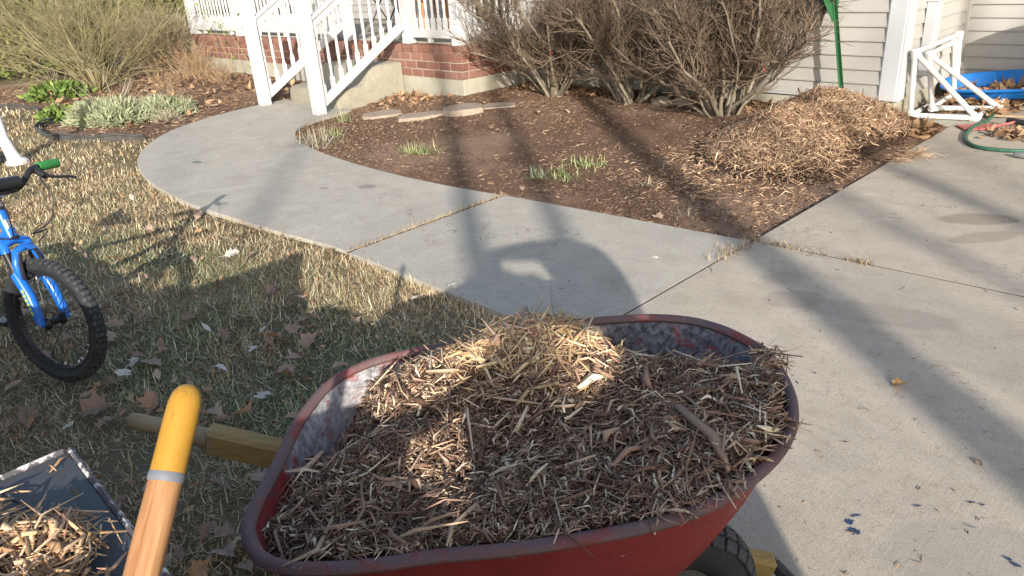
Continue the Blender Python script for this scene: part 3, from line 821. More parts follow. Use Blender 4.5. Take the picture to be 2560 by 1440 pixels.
flat_railing('white baluster railing at the far left end of the porch', (-13.14, 5.44), (-11.575, 5.44), [(-13.21, 5.44, 0.14, 2.85)])
flat_railing('short white baluster railing between the stair top and the porch corner', (-7.14, 5.44), (-6.405, 5.44), [(-6.335, 5.44, 0.14, 2.85)])
flat_railing('white baluster railing on the right side of the porch above brick', (-6.335, 5.515), (-6.335, 6.40), [])
flat_railing('white railing running back along the left end of the porch', (-13.21, 5.515), (-13.21, 7.6), [])
def stair_railing(label, x, y0=4.12):
    r = thing('stair_railing', label, 'railing', (0, 0, 0))
    y1, sl_ = 5.40, 0.585
    zb = lambda y: 0.075 + (y - y0) * sl_
    ang = math.atan(sl_); L = (y1 - y0 - 0.115) / math.cos(ang); ym = (y0 + y1) / 2
    R3 = Matrix.Rotation(ang, 3, 'X')
    mb = MB(); mb.box((x, ym, zb(ym)), (0.045, L, 0.092), R3, 0.005); mb.build('bottom_rail', MAT['white'], r)
    mb = MB(); mb.box((x, ym, zb(ym) + 0.80), (0.045, L, 0.075), R3, 0.005); mb.box((x, ym, zb(ym) + 0.856), (0.085, L, 0.032), R3, 0.008); mb.build('top_rail', MAT['white'], r)
    n = 10
    for k in range(n):
        y = y0 + 0.10 + k * (y1 - y0 - 0.2) / (n - 1); add_obj('baluster', bal_me, r, (x, y, zb(y) + 0.045))
    post(r, x, y0, -0.0, 1.22, 0.118); post(r, x, y1 + 0.035, 0.587, 1.75, 0.118)
stair_railing('white stair railing with turned balusters on the near, right side of the steps', -7.235)
stair_railing('white stair railing with turned balusters on the far, left side of the steps', -8.475)

# things standing on the porch
MAT['darkmetal'] = simple('dark_purple_metal', (0.07, 0.035, 0.05), 0.5, 0.2)
ch = thing('porch_chair', 'dark folding chair on the porch behind the stair railing', 'chair', (-8.9, 6.35, 0.607))
for sx in (-1, 1):
    mb = MB(); mb.tube([(sx * 0.20, -0.2, 0.0), (sx * 0.19, 0.14, 0.5)], 0.011, 6); mb.build('leg', MAT['darkmetal'], ch)
    mb = MB(); mb.tube([(sx * 0.22, 0.25, 0.0), (sx * 0.21, -0.1, 0.5), (sx * 0.21, -0.05, 0.55)], 0.011, 6); mb.build('leg', MAT['darkmetal'], ch)
mb = MB(); mb.box((0, 0, 0.46), (0.44, 0.40, 0.035), None, 0.01); mb.build('seat', MAT['darkmetal'], ch)
mb = MB(); mb.box((0, 0.20, 0.75), (0.42, 0.03, 0.36), Matrix.Rotation(-0.2, 3, 'X'), 0.01); mb.build('backrest', MAT['darkmetal'], ch)
MAT['orangewood'] = simple('orange_wood', (0.42, 0.16, 0.04), 0.55, 0.2, 12)
MAT['toolblue'] = simple('blue_sleeve', (0.05, 0.18, 0.38), 0.5, 0.1)
bp = thing('wooden_rocker', 'orange stained wooden rocker parts seen through the railing by the corner post', 'chair', (-7.45, 5.95, 0.607))
for i, dx in enumerate((-0.13, 0.05)):
    mb = MB(); mb.tube([(dx, -0.16, 0.02), (dx - 0.02, -0.13, 0.25), (dx - 0.05, -0.1, 0.42)], [0.033, 0.033, 0.026], 6); mb.build('leg', MAT['orangewood'], bp)
    mb = MB(); mb.tube([(dx, 0.24, 0.02), (dx, 0.2, 0.42), (dx, 0.3, 0.9)], [0.026, 0.026, 0.02], 6); mb.build('back_post', MAT['orangewood'], bp)
    mb = MB(); mb.tube([(dx, -0.28, 0.045), (dx, -0.05, 0.012), (dx, 0.2, 0.012), (dx, 0.42, 0.06)], 0.016, 6); mb.build('runner', MAT['orangewood'], bp)
mb = MB(); mb.box((-0.04, 0.05, 0.43), (0.42, 0.42, 0.03), None, 0.008); mb.build('seat', MAT['orangewood'], bp)
mb = MB(); mb.tube([(-0.2, -0.12, 0.44), (-0.22, -0.12, 0.8)], 0.03, 8); mb.build('arm_sleeve', MAT['toolblue'], bp)
MAT['oliveboard'] = simple('olive_board', (0.20, 0.20, 0.09), 0.7, 0.2)
ob = thing('olive_panel', 'olive green upright panel leaning on the wall behind the right porch railing', 'panel', (-6.85, 6.33, 0.607))
mb = MB(); mb.box((0, 0, 0.45), (0.42, 0.05, 0.62), Matrix.Rotation(-0.06, 3, 'X'), 0.01); mb.build('board', MAT['oliveboard'], ob)
for sx in (-0.17, 0.17):
    mb = MB(); mb.box((sx, 0.0, 0.08), (0.04, 0.06, 0.16)); mb.build('foot', MAT['white'], ob)

# ---- flagstones in the bed
def flag(name, label, c, w_, d_, h_, rz, seed):
    r2 = random.Random(seed); n = 12; poly = []
    for k in range(n):
        a_ = 2 * PI * k / n; q = 1.0 / max(abs(math.cos(a_)), abs(math.sin(a_))) ** 0.8
        poly.append((math.cos(a_) * w_ / 2 * q * r2.uniform(0.86, 1.04), math.sin(a_) * d_ / 2 * q * r2.uniform(0.86, 1.04)))
    mb = MB(); zz = [(1.0, 0.0), (1.02, h_ * 0.4), (1.0, h_ * 0.85), (0.95, h_)]
    vs = [(p[0] * s_, p[1] * s_, z + (r2.uniform(-.003, .003))) for s_, z in zz for p in poly]
    fs = [tuple(reversed(range(n)))] + [(i * n + k, i * n + (k + 1) % n, (i + 1) * n + (k + 1) % n, (i + 1) * n + k) for i in range(3) for k in range(n)] + [tuple(3 * n + k for k in range(n))]
    mb.add(vs, fs); o = mb.build(name, MAT['stone'])
    o.location = (c[0], c[1], float(bed_h(np.array([c[0]]), np.array([c[1]]))[0]) - 0.045); o.rotation_euler = (0.03, -0.02, rz)
    return tag(o, label, 'stone', 'flat edging stones in the bed')
def GB(px, py):
    p = G(px, py, 0.03); return (p.x, p.y)
flag('flagstone', 'flat sandstone nearest the steps, leftmost of the row of four', GB(955, 284), 0.42, 0.30, 0.07, 0.9, 1)
flag('flagstone', 'tilted flat grey sandstone second from the steps', GB(1055, 290), 0.50, 0.26, 0.075, 1.0, 2)
flag('flagstone', 'blocky tan sandstone with a bright front edge, third from the steps', GB(1160, 282), 0.42, 0.34, 0.10, 0.75, 3)
flag('flagstone', 'low sandstone slab at the right end of the row, towards the bushes', GB(1245, 272), 0.40, 0.24, 0.06, 0.7, 4)
def rock(label, px, py, s, seed):
    bm = bmesh.new(); bmesh.ops.create_icosphere(bm, subdivisions=2, radius=1.0)
    for v in bm.verts:
        q = mnoise.noise(v.co * 1.3 + Vector((seed, 0, 0))) * 0.35 + 1; v.co = Vector((v.co.x * s[0] * q, v.co.y * s[1] * q, v.co.z * s[2] * q))
    me = bpy.data.meshes.new('rock'); bm.to_mesh(me); bm.free(); me.materials.append(MAT['stone'])
    p = G(px, py, 0.06); o = link('rock', me); o.location = (p.x, p.y, 0.06); return tag(o, label, 'rock')
rock('reddish rounded rock under the bushes, left of a pair', 1655, 262, (0.13, 0.10, 0.08), 3.1)
rock('pale tan rounded rock under the bushes, right of a pair', 1705, 262, (0.11, 0.09, 0.08), 7.7)

# ================================================================ WOODY PLANTS
def branch_mesh(name, PL, RL, n=3):
    """PL (m,k,3) polylines, RL (m,k) radii -> tapered n-sided tubes"""
    PL = np.asarray(PL, float); RL = np.asarray(RL, float); m, k, _ = PL.shape
    T = np.gradient(PL, axis=1); T /= np.maximum(np.linalg.norm(T, axis=2, keepdims=True), 1e-9)
    ref = np.where(np.abs(T[..., 2:3]) < 0.9, np.array([0, 0, 1.0]), np.array([1.0, 0, 0]))
    U = np.cross(T, ref); U /= np.maximum(np.linalg.norm(U, axis=2, keepdims=True), 1e-9); W_ = np.cross(T, U)
    a_ = 2 * PI * np.arange(n) / n
    V = PL[:, :, None, :] + (U[:, :, None, :] * np.cos(a_)[None, None, :, None] + W_[:, :, None, :] * np.sin(a_)[None, None, :, None]) * RL[:, :, None, None]
    f = []
    for i in range(k - 1):
        for j in range(n):
            f.append((i * n + j, i * n + (j + 1) % n, (i + 1) * n + (j + 1) % n, (i + 1) * n + j))
    F = (np.array(f)[None] + (np.arange(m) * k * n)[:, None, None]).reshape(-1, 4)
    return np_mesh(name, V.reshape(-1, 3), F, True)

def grow(start, d, L, r, k, wob, up_bias, rr, taper=0.35):
    p = Vector(start); d = Vector(d).normalized(); pts = [tuple(p)]; rad = [r]
    for i in range(k - 1):
        d = (d + Vector((rr.gauss(0, wob), rr.gauss(0, wob), rr.gauss(0, wob) + up_bias))).normalized()
        p = p + d * (L / (k - 1)); pts.append(tuple(p)); rad.append(r * (1 - (1 - taper) * (i + 1) / (k - 1)))
    return pts, rad, d
def lerp_poly(pts, t):
    k = len(pts) - 1; i = min(int(t * k), k - 1); f = t * k - i
    a_, b_ = Vector(pts[i]), Vector(pts[i + 1]); return a_ + (b_ - a_) * f, (b_ - a_).normalized()

def shrub(name, label, cat, base, n1, n2, n3, L1, L2, L3, r1, tilt, seed, mats, up_=0.10, base_r=0.07, group=None, wob=0.10, tmin=0.20, fork=0.75):
    rr = random.Random(seed); th = thing(name, label, cat, base, (0, 0, 0), group)
    S, SR, B, BR, Tw, TR = [], [], [], [], [], []
    for i in range(n1):
        a_ = 2 * PI * (i + rr.random()) / n1; ti = math.radians(tilt) * math.sqrt(rr.random())
        d = (math.cos(a_) * math.sin(ti), math.sin(a_) * math.sin(ti), math.cos(ti))
        q = base_r * rr.random()
        L = L1 * rr.uniform(0.7, 1.1)
        pts, rad, _ = grow((math.cos(a_) * q, math.sin(a_) * q, -0.03), d, L, r1 * rr.uniform(0.6, 1.15), 7, wob, up_, rr, 0.35)
        S.append(pts); SR.append(rad)
        for j in range(n2):
            t = rr.uniform(tmin, 0.97); p, td = lerp_poly(pts, t)
            dd = (td + Vector((rr.gauss(0, 1), rr.gauss(0, 1), rr.gauss(0.2, 0.7))).normalized() * fork)
            pts2, rad2, _ = grow(p, dd, L2 * rr.uniform(0.5, 1.2) * (1.15 - 0.5 * t), r1 * 0.36 * (1.1 - 0.5 * t), 5, wob * 1.3, up_ * 1.2, rr, 0.4)
            B.append(pts2); BR.append(rad2)
            for q_ in range(n3):
                t2 = rr.uniform(0.15, 1.0); p2, td2 = lerp_poly(pts2, t2)
                dd2 = (td2 + Vector((rr.gauss(0, 1), rr.gauss(0, 1), rr.gauss(0.2, 0.7))).normalized() * fork)
                pts3, rad3, _ = grow(p2, dd2, L3 * rr.uniform(0.5, 1.3), r1 * 0.155, 4, wob * 1.4, up_, rr, 0.5)
                Tw.append(pts3); TR.append(rad3)
    link('branches', branch_mesh('branches', S, SR, 6), mats[0], th)
    o = link('side_shoots', branch_mesh('side_shoots', B, BR, 4), mats[1], th); o['kind'] = 'stuff'
    o = link('twigs', branch_mesh('twigs', Tw, TR, 3), mats[1], th); o['kind'] = 'stuff'
    return th
BM = (MAT['stem'], MAT['twig'])
gb = 'bare bushes along the house wall'
b1 = shrub('bare_bush', 'bare grey bush nearest the porch brick, with a stout pale stump base', 'bush', (-5.35, 5.82, 0.04), 18, 16, 13, 1.3, 0.52, 0.21, 0.021, 56, 21, BM, group=gb, wob=0.17)
b2 = shrub('bare_bush', 'bare grey bush in the middle, dark shadow stripe running to its foot', 'bush', (-4.35, 5.86, 0.05), 17, 16, 13, 1.3, 0.52, 0.21, 0.021, 48, 22, BM, group=gb, wob=0.17, base_r=0.12)
b3 = shrub('bare_bush', 'widest bare bush, spreading right towards the green metal post', 'bush', (-3.30, 5.74, 0.05), 25, 16, 13, 1.3, 0.52, 0.22, 0.021, 54, 29, BM, group=gb, wob=0.17, base_r=0.12)
# stump foot of the first bush
mb = MB(); mb.tube([(-0.01, -0.03, -0.06), (0.0, -0.02, 0.06), (0.02, 0.0, 0.16), (0.10, 0.0, 0.26)], [0.085, 0.07, 0.055, 0.03], 9)
mb.tube([(0.0, -0.02, 0.08), (-0.06, -0.01, 0.17), (-0.16, 0.0, 0.26)], [0.05, 0.042, 0.02], 8); mb.build('stump', MAT['stem'], b1, True)
rb = random.Random(5)
for bsh, n_ in ((b1, 3), (b2, 2), (b3, 5)):
    for i in range(n_):
        c = Vector((rb.uniform(-.4, .4), rb.uniform(-.4, -.05), rb.uniform(.3, .8))); mb = MB()
        q = [Vector((0, 0, 0)), Vector((0.018, 0.006, 0.008)), Vector((0.045, 0, 0)), Vector((0.018, -0.012, 0.004))]
        R3 = Matrix.Rotation(rb.uniform(0, 6), 3, 'Z') @ Matrix.Rotation(rb.uniform(0.4, 1.4), 3, 'Y')
        mb.add([c + R3 @ v for v in q], [(0, 1, 2), (0, 2, 3)]); mb.build('leaf', MAT['redleaf'], bsh)

OM = (MAT['olive'], MAT['olive'])
gl = 'shrubs in the planting bed at the left'
shrub('arching_shrub', 'large tangled olive shrub with thin arching twigs at the upper left', 'shrub', (-12.7, 3.55, 0), 26, 13, 9, 1.9, 0.75, 0.32, 0.013, 66, 31, OM, up_=0.02, wob=0.13, group=gl)
shrub('arching_shrub', 'second olive shrub standing behind and left of the large tangled one', 'shrub', (-15.2, 4.0, 0), 22, 12, 8, 2.0, 0.8, 0.36, 0.014, 66, 32, OM, up_=0.02, wob=0.13, group=gl)
shrub('arching_shrub', 'pinkish brown twiggy shrub between the olive shrub and the porch', 'shrub', (-13.7, 4.75, 0), 16, 10, 7, 1.1, 0.5, 0.24, 0.010, 55, 33, (MAT['drystalk'], MAT['drystalk']), group=gl)
def stalks(label, base, n, L, tilt, seed, r=0.004):
    rr = random.Random(seed); th = thing('dry_perennial', label, 'plant', base, (0, 0, 0), 'dormant perennials below the porch'); P_, R_ = [], []
    for i in range(n):
        a_ = rr.uniform(0, 2 * PI); ti = math.radians(tilt) * rr.random() ** 0.7
        pts, rad, _ = grow((rr.gauss(0, .10), rr.gauss(0, .10), -0.02), (math.cos(a_) * math.sin(ti), math.sin(a_) * math.sin(ti), math.cos(ti)), L * rr.uniform(.4, 1.1), r, 5, 0.10, 0, rr, 0.4)
        P_.append(pts); R_.append(rad)
        for j in range(3):
            p, td = lerp_poly(pts, rr.uniform(.4, 1)); p3, r3, _ = grow(p, td + Vector((rr.gauss(0, .6), rr.gauss(0, .6), rr.gauss(0, .4))), 0.14, r * 0.6, 5, .15, 0, rr); P_.append(p3); R_.append(r3)
    o = link('stalks', branch_mesh('stalks', P_, R_, 3), MAT['drystalk'], th); o['kind'] = 'stuff'
stalks('tall dry brown stalks against the brick at the far left', (-12.6, 4.95, 0.0), 130, 0.60, 38, 1, 0.005)
stalks('clump of dry stalks left of the porch post', (-11.9, 4.85, 0.0), 100, 0.45, 45, 2, 0.0045)
stalks('low sparse dry stalks nearest the stair railing', (-11.1, 4.80, 0.0), 60, 0.32, 50, 3, 0.004)
stalks('straggling dry stalks spilling from the olive shrub toward the path', (-11.6, 4.2, 0.0), 50, 0.45, 75, 4, 0.0045)

def leafball(name, label, cat, base, rx, ry, rz, n, L0, L1, wfac, mat, seed, up=0.4, group=None, stem=True):
    g2 = np.random.default_rng(seed); th = thing(name, label, cat, base, (0, 0, 0), group)
    a_ = g2.uniform(0, 2 * PI, n); cz = g2.uniform(0.0, 1, n); q = np.sqrt(1 - cz * cz); rho = g2.uniform(0.55, 1.0, n) ** 0.6
    rho *= 0.75 + 0.5 * vnoise(a_ * 1.2, cz * 2, 1.7, seed, 2)
    D = np.stack([np.cos(a_) * q, np.sin(a_) * q, cz], 1)
    P_ = D * rho[:, None] * np.array([rx, ry, rz])
    T = unit(D + g2.normal(0, 0.6, (n, 3)) + np.array([0, 0, up])); Nn = unit(np.cross(T, g2.normal(0, 1, (n, 3))))
    L = g2.uniform(L0, L1, n)
    o = link('leaves', strip_mesh('leaves', P_, T, Nn, L, L * wfac, 0.5), MAT[mat], th); o['kind'] = 'stuff'
    if stem:
        rr = random.Random(seed); P2, R2 = [], []
        for i in range(14):
            aa = rr.uniform(0, 2 * PI); pts, rad, _ = grow((0, 0, -0.02), (math.cos(aa), math.sin(aa), rr.uniform(.6, 2.5)), max(rx, rz) * 0.9, 0.02 * max(rx, rz), 5, .1, .02, rr); P2.append(pts); R2.append(rad)
        link('stems', branch_mesh('stems', P2, R2, 5), MAT['stem'], th)
    return th
leafball('sage_mound', 'pale grey green sage mound beside the curved walkway', 'plant', (-9.55, 2.72, -0.03), 0.62, 0.45, 0.22, 5200, 0.05, 0.11, 0.14, 'sage', 41)
leafball('sage_mound', 'smaller straw toned sage clump right behind the pale mound', 'plant', (-9.35, 3.25, -0.03), 0.45, 0.35, 0.17, 2600, 0.05, 0.11, 0.13, 'sage', 42)
leafball('leafy_plant', 'bright green leafy plant left of the sage mound', 'plant', (-10.35, 2.35, -0.03), 0.26, 0.22, 0.13, 420, 0.05, 0.09, 0.6, 'green', 43, 0.2)
leafball('leafy_plant', 'yellow green leafy plant at the left edge behind the edging', 'plant', (-12.6, 2.95, -0.03), 0.5, 0.4, 0.2, 700, 0.07, 0.12, 0.45, 'green', 44, 0.3)
leafball('evergreen_shrub', 'dense yellow green evergreen in the top left corner', 'shrub', (-17.3, 3.6, 0.0), 1.3, 1.4, 2.2, 9000, 0.08, 0.18, 0.3, 'evergreen', 45, 0.3)
leafball('evergreen_shrub', 'dark evergreen at the left of the porch behind the olive shrub', 'shrub', (-15.4, 6.2, 0.0), 1.1, 1.0, 2.0, 7000, 0.07, 0.16, 0.3, 'evergreen', 46, 0.3)
leafball('evergreen_shrub', 'farther evergreen seen between the shrubs at the upper left', 'shrub', (-21.0, 7.5, 0.0), 2.6, 2.2, 3.2, 9000, 0.14, 0.3, 0.3, 'evergreen', 47, 0.3)
leafball('ornamental_grass', 'tan dried ornamental grass mound in front of the porch end', 'plant', (-14.0, 5.15, 0.0), 0.5, 0.5, 0.75, 2200, 0.25, 0.5, 0.025, 'drystrap', 48, 0.8, stem=False)
leafball('dry_herb', 'small dead twiggy herb at the edge of the walkway', 'plant', (-8.75, 3.05, -0.03), 0.16, 0.14, 0.09, 240, 0.05, 0.10, 0.05, 'drystrap', 49, 0.3)

def tuft(label, px, py, n, L0, L1, w_, spread, mat, seed, lie=0.5, group='strap leaved tufts in the bed'):
    g2 = np.random.default_rng(seed); p = G(px, py, -0.01); th = thing('strap_tuft', label, 'plant', (p.x, p.y, float(bed_h(np.array([p.x]), np.array([p.y]))[0]) - 0.005), (0, 0, 0), group)
    a_ = g2.uniform(0, 2 * PI, n); el = g2.uniform(lie * 0.3, 1.35 - lie * 0.7, n)
    T = np.stack([np.cos(a_) * np.cos(el), np.sin(a_) * np.cos(el), np.sin(el)], 1); Nn = np.stack([-np.cos(a_) * np.sin(el), -np.sin(a_) * np.sin(el), np.cos(el)], 1)
    o = link('leaves', strip_mesh('leaves', np.column_stack([g2.normal(0, spread, n), g2.normal(0, spread * 0.7, n), np.zeros(n)]), T, Nn, g2.uniform(L0, L1, n), g2.uniform(w_ * .7, w_ * 1.2, n), 0.9), MAT[mat], th)
    o['kind'] = 'stuff'
tuft('matted dry strap leaves in the rounded corner of the bed by the walkway', 800, 358, 300, 0.10, 0.24, 0.007, 0.10, 'drystrap', 1, 1.3)
tuft('upright yellow green sprig above the matted leaves in the bed corner', 838, 345, 50, 0.08, 0.15, 0.007, 0.05, 'strap', 2, 0.3)
tuft('green strap leaves at the foot of the near stair post', 858, 300, 70, 0.10, 0.2, 0.008, 0.07, 'strap', 3, 0.6)
tuft('small green tuft in the bed right of the walkway curve', 1022, 380, 50, 0.06, 0.11, 0.009, 0.06, 'strap', 4, 0.8)
tuft('grey green tuft touching a dark shadow stripe, next to the small green one', 1060, 384, 60, 0.08, 0.15, 0.009, 0.06, 'strap', 5, 0.9)
tuft('grey green rosette left of the bright green clump in the bed middle', 1345, 447, 40, 0.06, 0.13, 0.012, 0.03, 'sage', 6, 0.8)
tuft('bright green low clump in the middle of the bed', 1400, 440, 120, 0.04, 0.085, 0.009, 0.08, 'strap', 7, 1.0)
tuft('taller bright green clump in the middle of the bed', 1465, 418, 110, 0.05, 0.11, 0.008, 0.09, 'strap', 8, 0.8)
tuft('tiny pale tuft in the bed in front of the wood mulch pile', 1614, 466, 30, 0.06, 0.12, 0.008, 0.02, 'drystrap', 9, 0.2)
tuft('wispy dry tuft near the front edge of the bed', 1705, 540, 18, 0.06, 0.14, 0.004, 0.03, 'drystrap', 10, 0.4)

# vine on the porch railing
vn = thing('climbing_vine', 'thin leafy vine climbing the left porch railing and post', 'vine', (-11.7, 5.28, 0.0)); P_, R_ = [], []
for i in range(7):
    pts, rad, _ = grow((rb.gauss(0, .25), 0, 0), (rb.gauss(0, .2), 0.05, 1), rb.uniform(.7, 1.1), 0.004, 7, .12, .05, rb); P_.append(pts); R_.append(rad)
link('stems', branch_mesh('stems', P_, R_, 4), MAT['drystalk'], vn)
g2 = np.random.default_rng(3); n_ = 90; src = np.array([p for pl in P_ for p in pl[2:]]); cc = src[g2.integers(0, len(src), n_)] + g2.normal(0, .05, (n_, 3)) * np.array([1, .4, 1])
T = unit(g2.normal(0, 1, (n_, 3))); o = link('leaves', strip_mesh('leaves', cc, T, unit(np.cross(T, g2.normal(0, 1, (n_, 3)))), g2.uniform(.03, .06, n_), g2.uniform(.015, .03, n_), .5), MAT['green'], vn); o['kind'] = 'stuff'

# ---- black plastic lawn edging
MAT['blackplastic'] = simple('black_plastic', (0.06, 0.058, 0.056), 0.6, 0.3, 12)
def edging(label, pts):
    Q = smooth_open([(*p, 0.0) for p in pts], 40); mb = MB()
    mb.tube([(q[0], q[1], 0.035 + 0.012 * math.sin(i * .6)) for i, q in enumerate(Q)], 0.012, 8); o = mb.build('lawn_edging', MAT['blackplastic'], None, True)
    th = tag(o, label, 'edging', 'black plastic lawn edging')
    mb = MB(); P4 = [[(q[0], q[1], -0.06) for q in Q], [(q[0], q[1], 0.03) for q in Q]]; mb.grid(P4); mb.grid([[(a_ - 0.005, b_ + 0.005, c_) for a_, b_, c_ in r_] for r_ in P4]); mb.build('strip', MAT['blackplastic'], o)
edging('black plastic edging strip between the lawn and the sage mound', [(-10.1, 2.25), (-9.8, 1.97), (-9.2, 1.90), (-8.82, 1.94), (-8.2, 2.25), (-7.85, 2.48)])
edging('short black edging strip at the far left behind the white post', [(-13.5, 1.95), (-12.5, 2.08), (-11.49, 2.36), (-10.9, 2.28)])

# white plastic post at the left edge, and a cut log
wp = thing('white_post', 'white post with a flared foot at the left edge of the lawn', 'post', (-8.05, 1.36, -0.03))
mb = MB(); mb.tube([(0.03, 0.02, 0.0), (0.0, 0, 0.10), (-0.03, -0.02, 0.25), (-0.04, -0.03, 1.0)], [0.075, 0.055, 0.05, 0.05], 12); mb.build('shaft', MAT['white'], wp, True)
mb = MB(); mb.lathe([(0.10, 0), (0.095, 0.03), (0.07, 0.05)], 14, Matrix.Translation((0.035, 0.02, 0))); mb.build('foot', MAT['white'], wp)
lg = tag(link('log', None), 'short weathered log on the lawn beside the white post', 'log'); lg.location = (-8.2, 1.12, 0.02)
mb = MB(); mb.tube([(-.2, 0, 0.05), (.02, 0.03, 0.055), (.18, 0.05, 0.05)], [.085, .09, .08], 12); mb.build('trunk_piece', MAT['bark'], lg, True)

# ================================================================ WHEELBARROW
WB_O = Vector((-1.16, 0.52, 0.0)); WB_A = math.atan2(0.848, 0.53)
RIMZ = 0.56; TC = 0.04      # rim height, centre line offset
rim_raw = [(-0.10, 0.21), (-0.09, 0.15), (-0.06, 0.04), (-0.03, -0.08), (0.01, -0.18), (0.05, -0.24), (0.09, -0.27), (0.16, -0.30), (0.28, -0.31), (0.40, -0.32), (0.52, -0.33), (0.66, -0.32), (0.77, -0.30), (0.84, -0.28), (0.91, -0.24), (0.96, -0.18), (0.99, -0.10), (1.0, -0.02), (0.98, 0.07), (0.95, 0.15), (0.90, 0.23), (0.84, 0.29), (0.78, 0.33), (0.70, 0.37), (0.63, 0.39), (0.56, 0.40), (0.46, 0.40), (0.33, 0.39), (0.21, 0.37), (0.11, 0.36), (0.03, 0.345), (-0.03, 0.325), (-0.07, 0.295), (-0.09, 0.255)]
RIM = smooth_closed(rim_raw, 110)                       # (s, t)
wb = thing('wheelbarrow', 'worn red steel wheelbarrow heaped with wood mulch in the foreground', 'wheelbarrow', WB_O, (0, 0, WB_A))
def L3(s, t, z): return Vector((s, -t, z))
def tray_mat(name, inside):
    m = N(name); co = m.coord()
    f = m.noise(5.5, 6, 0.7, co, 0.6); f2 = m.noise(60, 4, 0.7, co); f3 = m.noise(16, 5, 0.75, co, 1.0)
    red = m.ramp(f, [(0.3, (0.17, 0.018, 0.018)), (0.7, (0.27, 0.035, 0.03))])
    col = red
    if inside:
        for c_, r_, lo_, hi_ in (((0.08, 0.15), (0.17, 0.15), (0.24, 0.235, 0.24), (0.44, 0.43, 0.43)), ((0.02, -0.05), (0.07, 0.2), (0.16, 0.14, 0.145), (0.36, 0.34, 0.34)), ((0.86, 0.12), (0.26, 0.2), (0.035, 0.035, 0.042), (0.17, 0.17, 0.185)), ((0.62, 0.27), (0.14, 0.07), (0.04, 0.038, 0.042), (0.16, 0.155, 0.16))):
            k = m.math('MULTIPLY', m.spot(co, c_, r_, 0.4, 0.55, 0.35, 9.0), m.thr(f3, 0.32, 0.5))
            col = m.mix(k, col, m.ramp(f2, [(0.40, lo_), (0.62, hi_)]))
        col = m.mix(m.math('MULTIPLY', m.thr(f3, 0.54, 0.68), 0.8), col, (0.06, 0.045, 0.05))
    else:
        col = m.mix(m.math('MULTIPLY', m.thr(f3, 0.62, 0.75), 0.5), col, (0.07, 0.03, 0.03))
    col = m.mix(m.math('MULTIPLY', m.thr(f2, 0.66, 0.74), 0.7), col, (0.42, 0.38, 0.37))
    m.color(col).rough(m.ramp(f3, [(0.3, (0.45,) * 3), (0.7, (0.75,) * 3)])); m.bump(f2, 0.08, 0.002)
    return m.m
def rim_mat():
    m = N('worn_rim'); co = m.coord(); f = m.noise(9, 6, 0.75, co, 0.8); f2 = m.noise(90, 4, 0.7, co)
    col = m.ramp(f, [(0.36, (0.22, 0.045, 0.04)), (0.48, (0.15, 0.085, 0.08)), (0.66, (0.11, 0.09, 0.09))])
    col = m.mix(m.math('MULTIPLY', m.thr(f2, 0.60, 0.72), 0.6), col, (0.34, 0.29, 0.27))
    m.color(col).rough(0.75); m.bump(f2, 0.2, 0.002)
    return m.m
ctr = np.array([0.40, TC])
def loop(scale, z, sx=0.0, zfun=None):
    Q = ctr + (RIM - ctr) * np.array(scale) + np.array([sx, 0]); return [L3(q[0], q[1], z) for q in Q]
def tray(name, mat, off, flip):
    secs = [((1.0, 1.0), RIMZ, 0), ((0.985 - off, 0.975 - off), RIMZ - 0.012, 0), ((0.95 - off, 0.93 - off), RIMZ - 0.05, 0), ((0.90 - off, 0.89 - off), RIMZ - 0.13, -0.01), ((0.82 - off, 0.84 - off), RIMZ - 0.22, -0.03), ((0.72 - off, 0.76 - off), RIMZ - 0.285, -0.045), ((0.60 - off, 0.64 - off), RIMZ - 0.31, -0.05)]
    mb = MB(); n = len(RIM); vs = []
    for sc_, z, sx in secs: vs += loop(sc_, z - (0.004 if flip else 0), sx)
    fs = []
    for i in range(len(secs) - 1):
        for k in range(n):
            q = (i * n + k, i * n + (k + 1) % n, (i + 1) * n + (k + 1) % n, (i + 1) * n + k)
            fs.append(q if not flip else tuple(reversed(q)))
    c_ = tuple((len(secs) - 1) * n + k for k in range(n)); fs.append(c_ if not flip else tuple(reversed(c_)))
    mb.add(vs, fs); return mb.build(name, mat, wb, True, math.radians(50))
tr = tray('tray', tray_mat('tray_inside_paint', True), 0.0, False)
ts = tray('tray_shell', tray_mat('tray_outside_paint', False), -0.012, True)
mb = MB(); pts = loop((1.0, 1.0), RIMZ); nR = len(pts)
vs = []; fs = []; kk = 10
for i, p in enumerate(pts):
    t_ = (pts[(i + 1) % nR] - pts[i - 1]).normalized(); o_ = Vector((t_.y, -t_.x, 0))
    for j in range(kk):
        a_ = 2 * PI * j / kk; vs.append(p + (o_ * math.cos(a_) * 0.0125 + Vector((0, 0, 1)) * math.sin(a_) * 0.0105) + Vector((0, 0, -0.004)))
for i in range(nR):
    for j in range(kk): fs.append((i * kk + j, i * kk + (j + 1) % kk, ((i + 1) % nR) * kk + (j + 1) % kk, ((i + 1) % nR) * kk + j))
mb.add(vs, fs); mb.build('rim', rim_mat(), tr, True)
MAT['handlewood'] = (lambda m: (m.color(m.mix(m.math('MULTIPLY', m.thr(m.noise(9, 5, 0.7), 0.5, 0.72), 0.45), m.ramp(m.noise(25, 4, 0.6, m.mapping(m.coord(), (0.3, 4, 4))), [(0.3, (0.26, 0.165, 0.05)), (0.7, (0.36, 0.245, 0.085))]), (0.24, 0.20, 0.14))).rough(0.6), m.m)[1])(N('yellow_painted_wood'))
MAT['griptan'] = simple('worn_grip_wood', (0.27, 0.20, 0.115), 0.65, 0.2, 15)
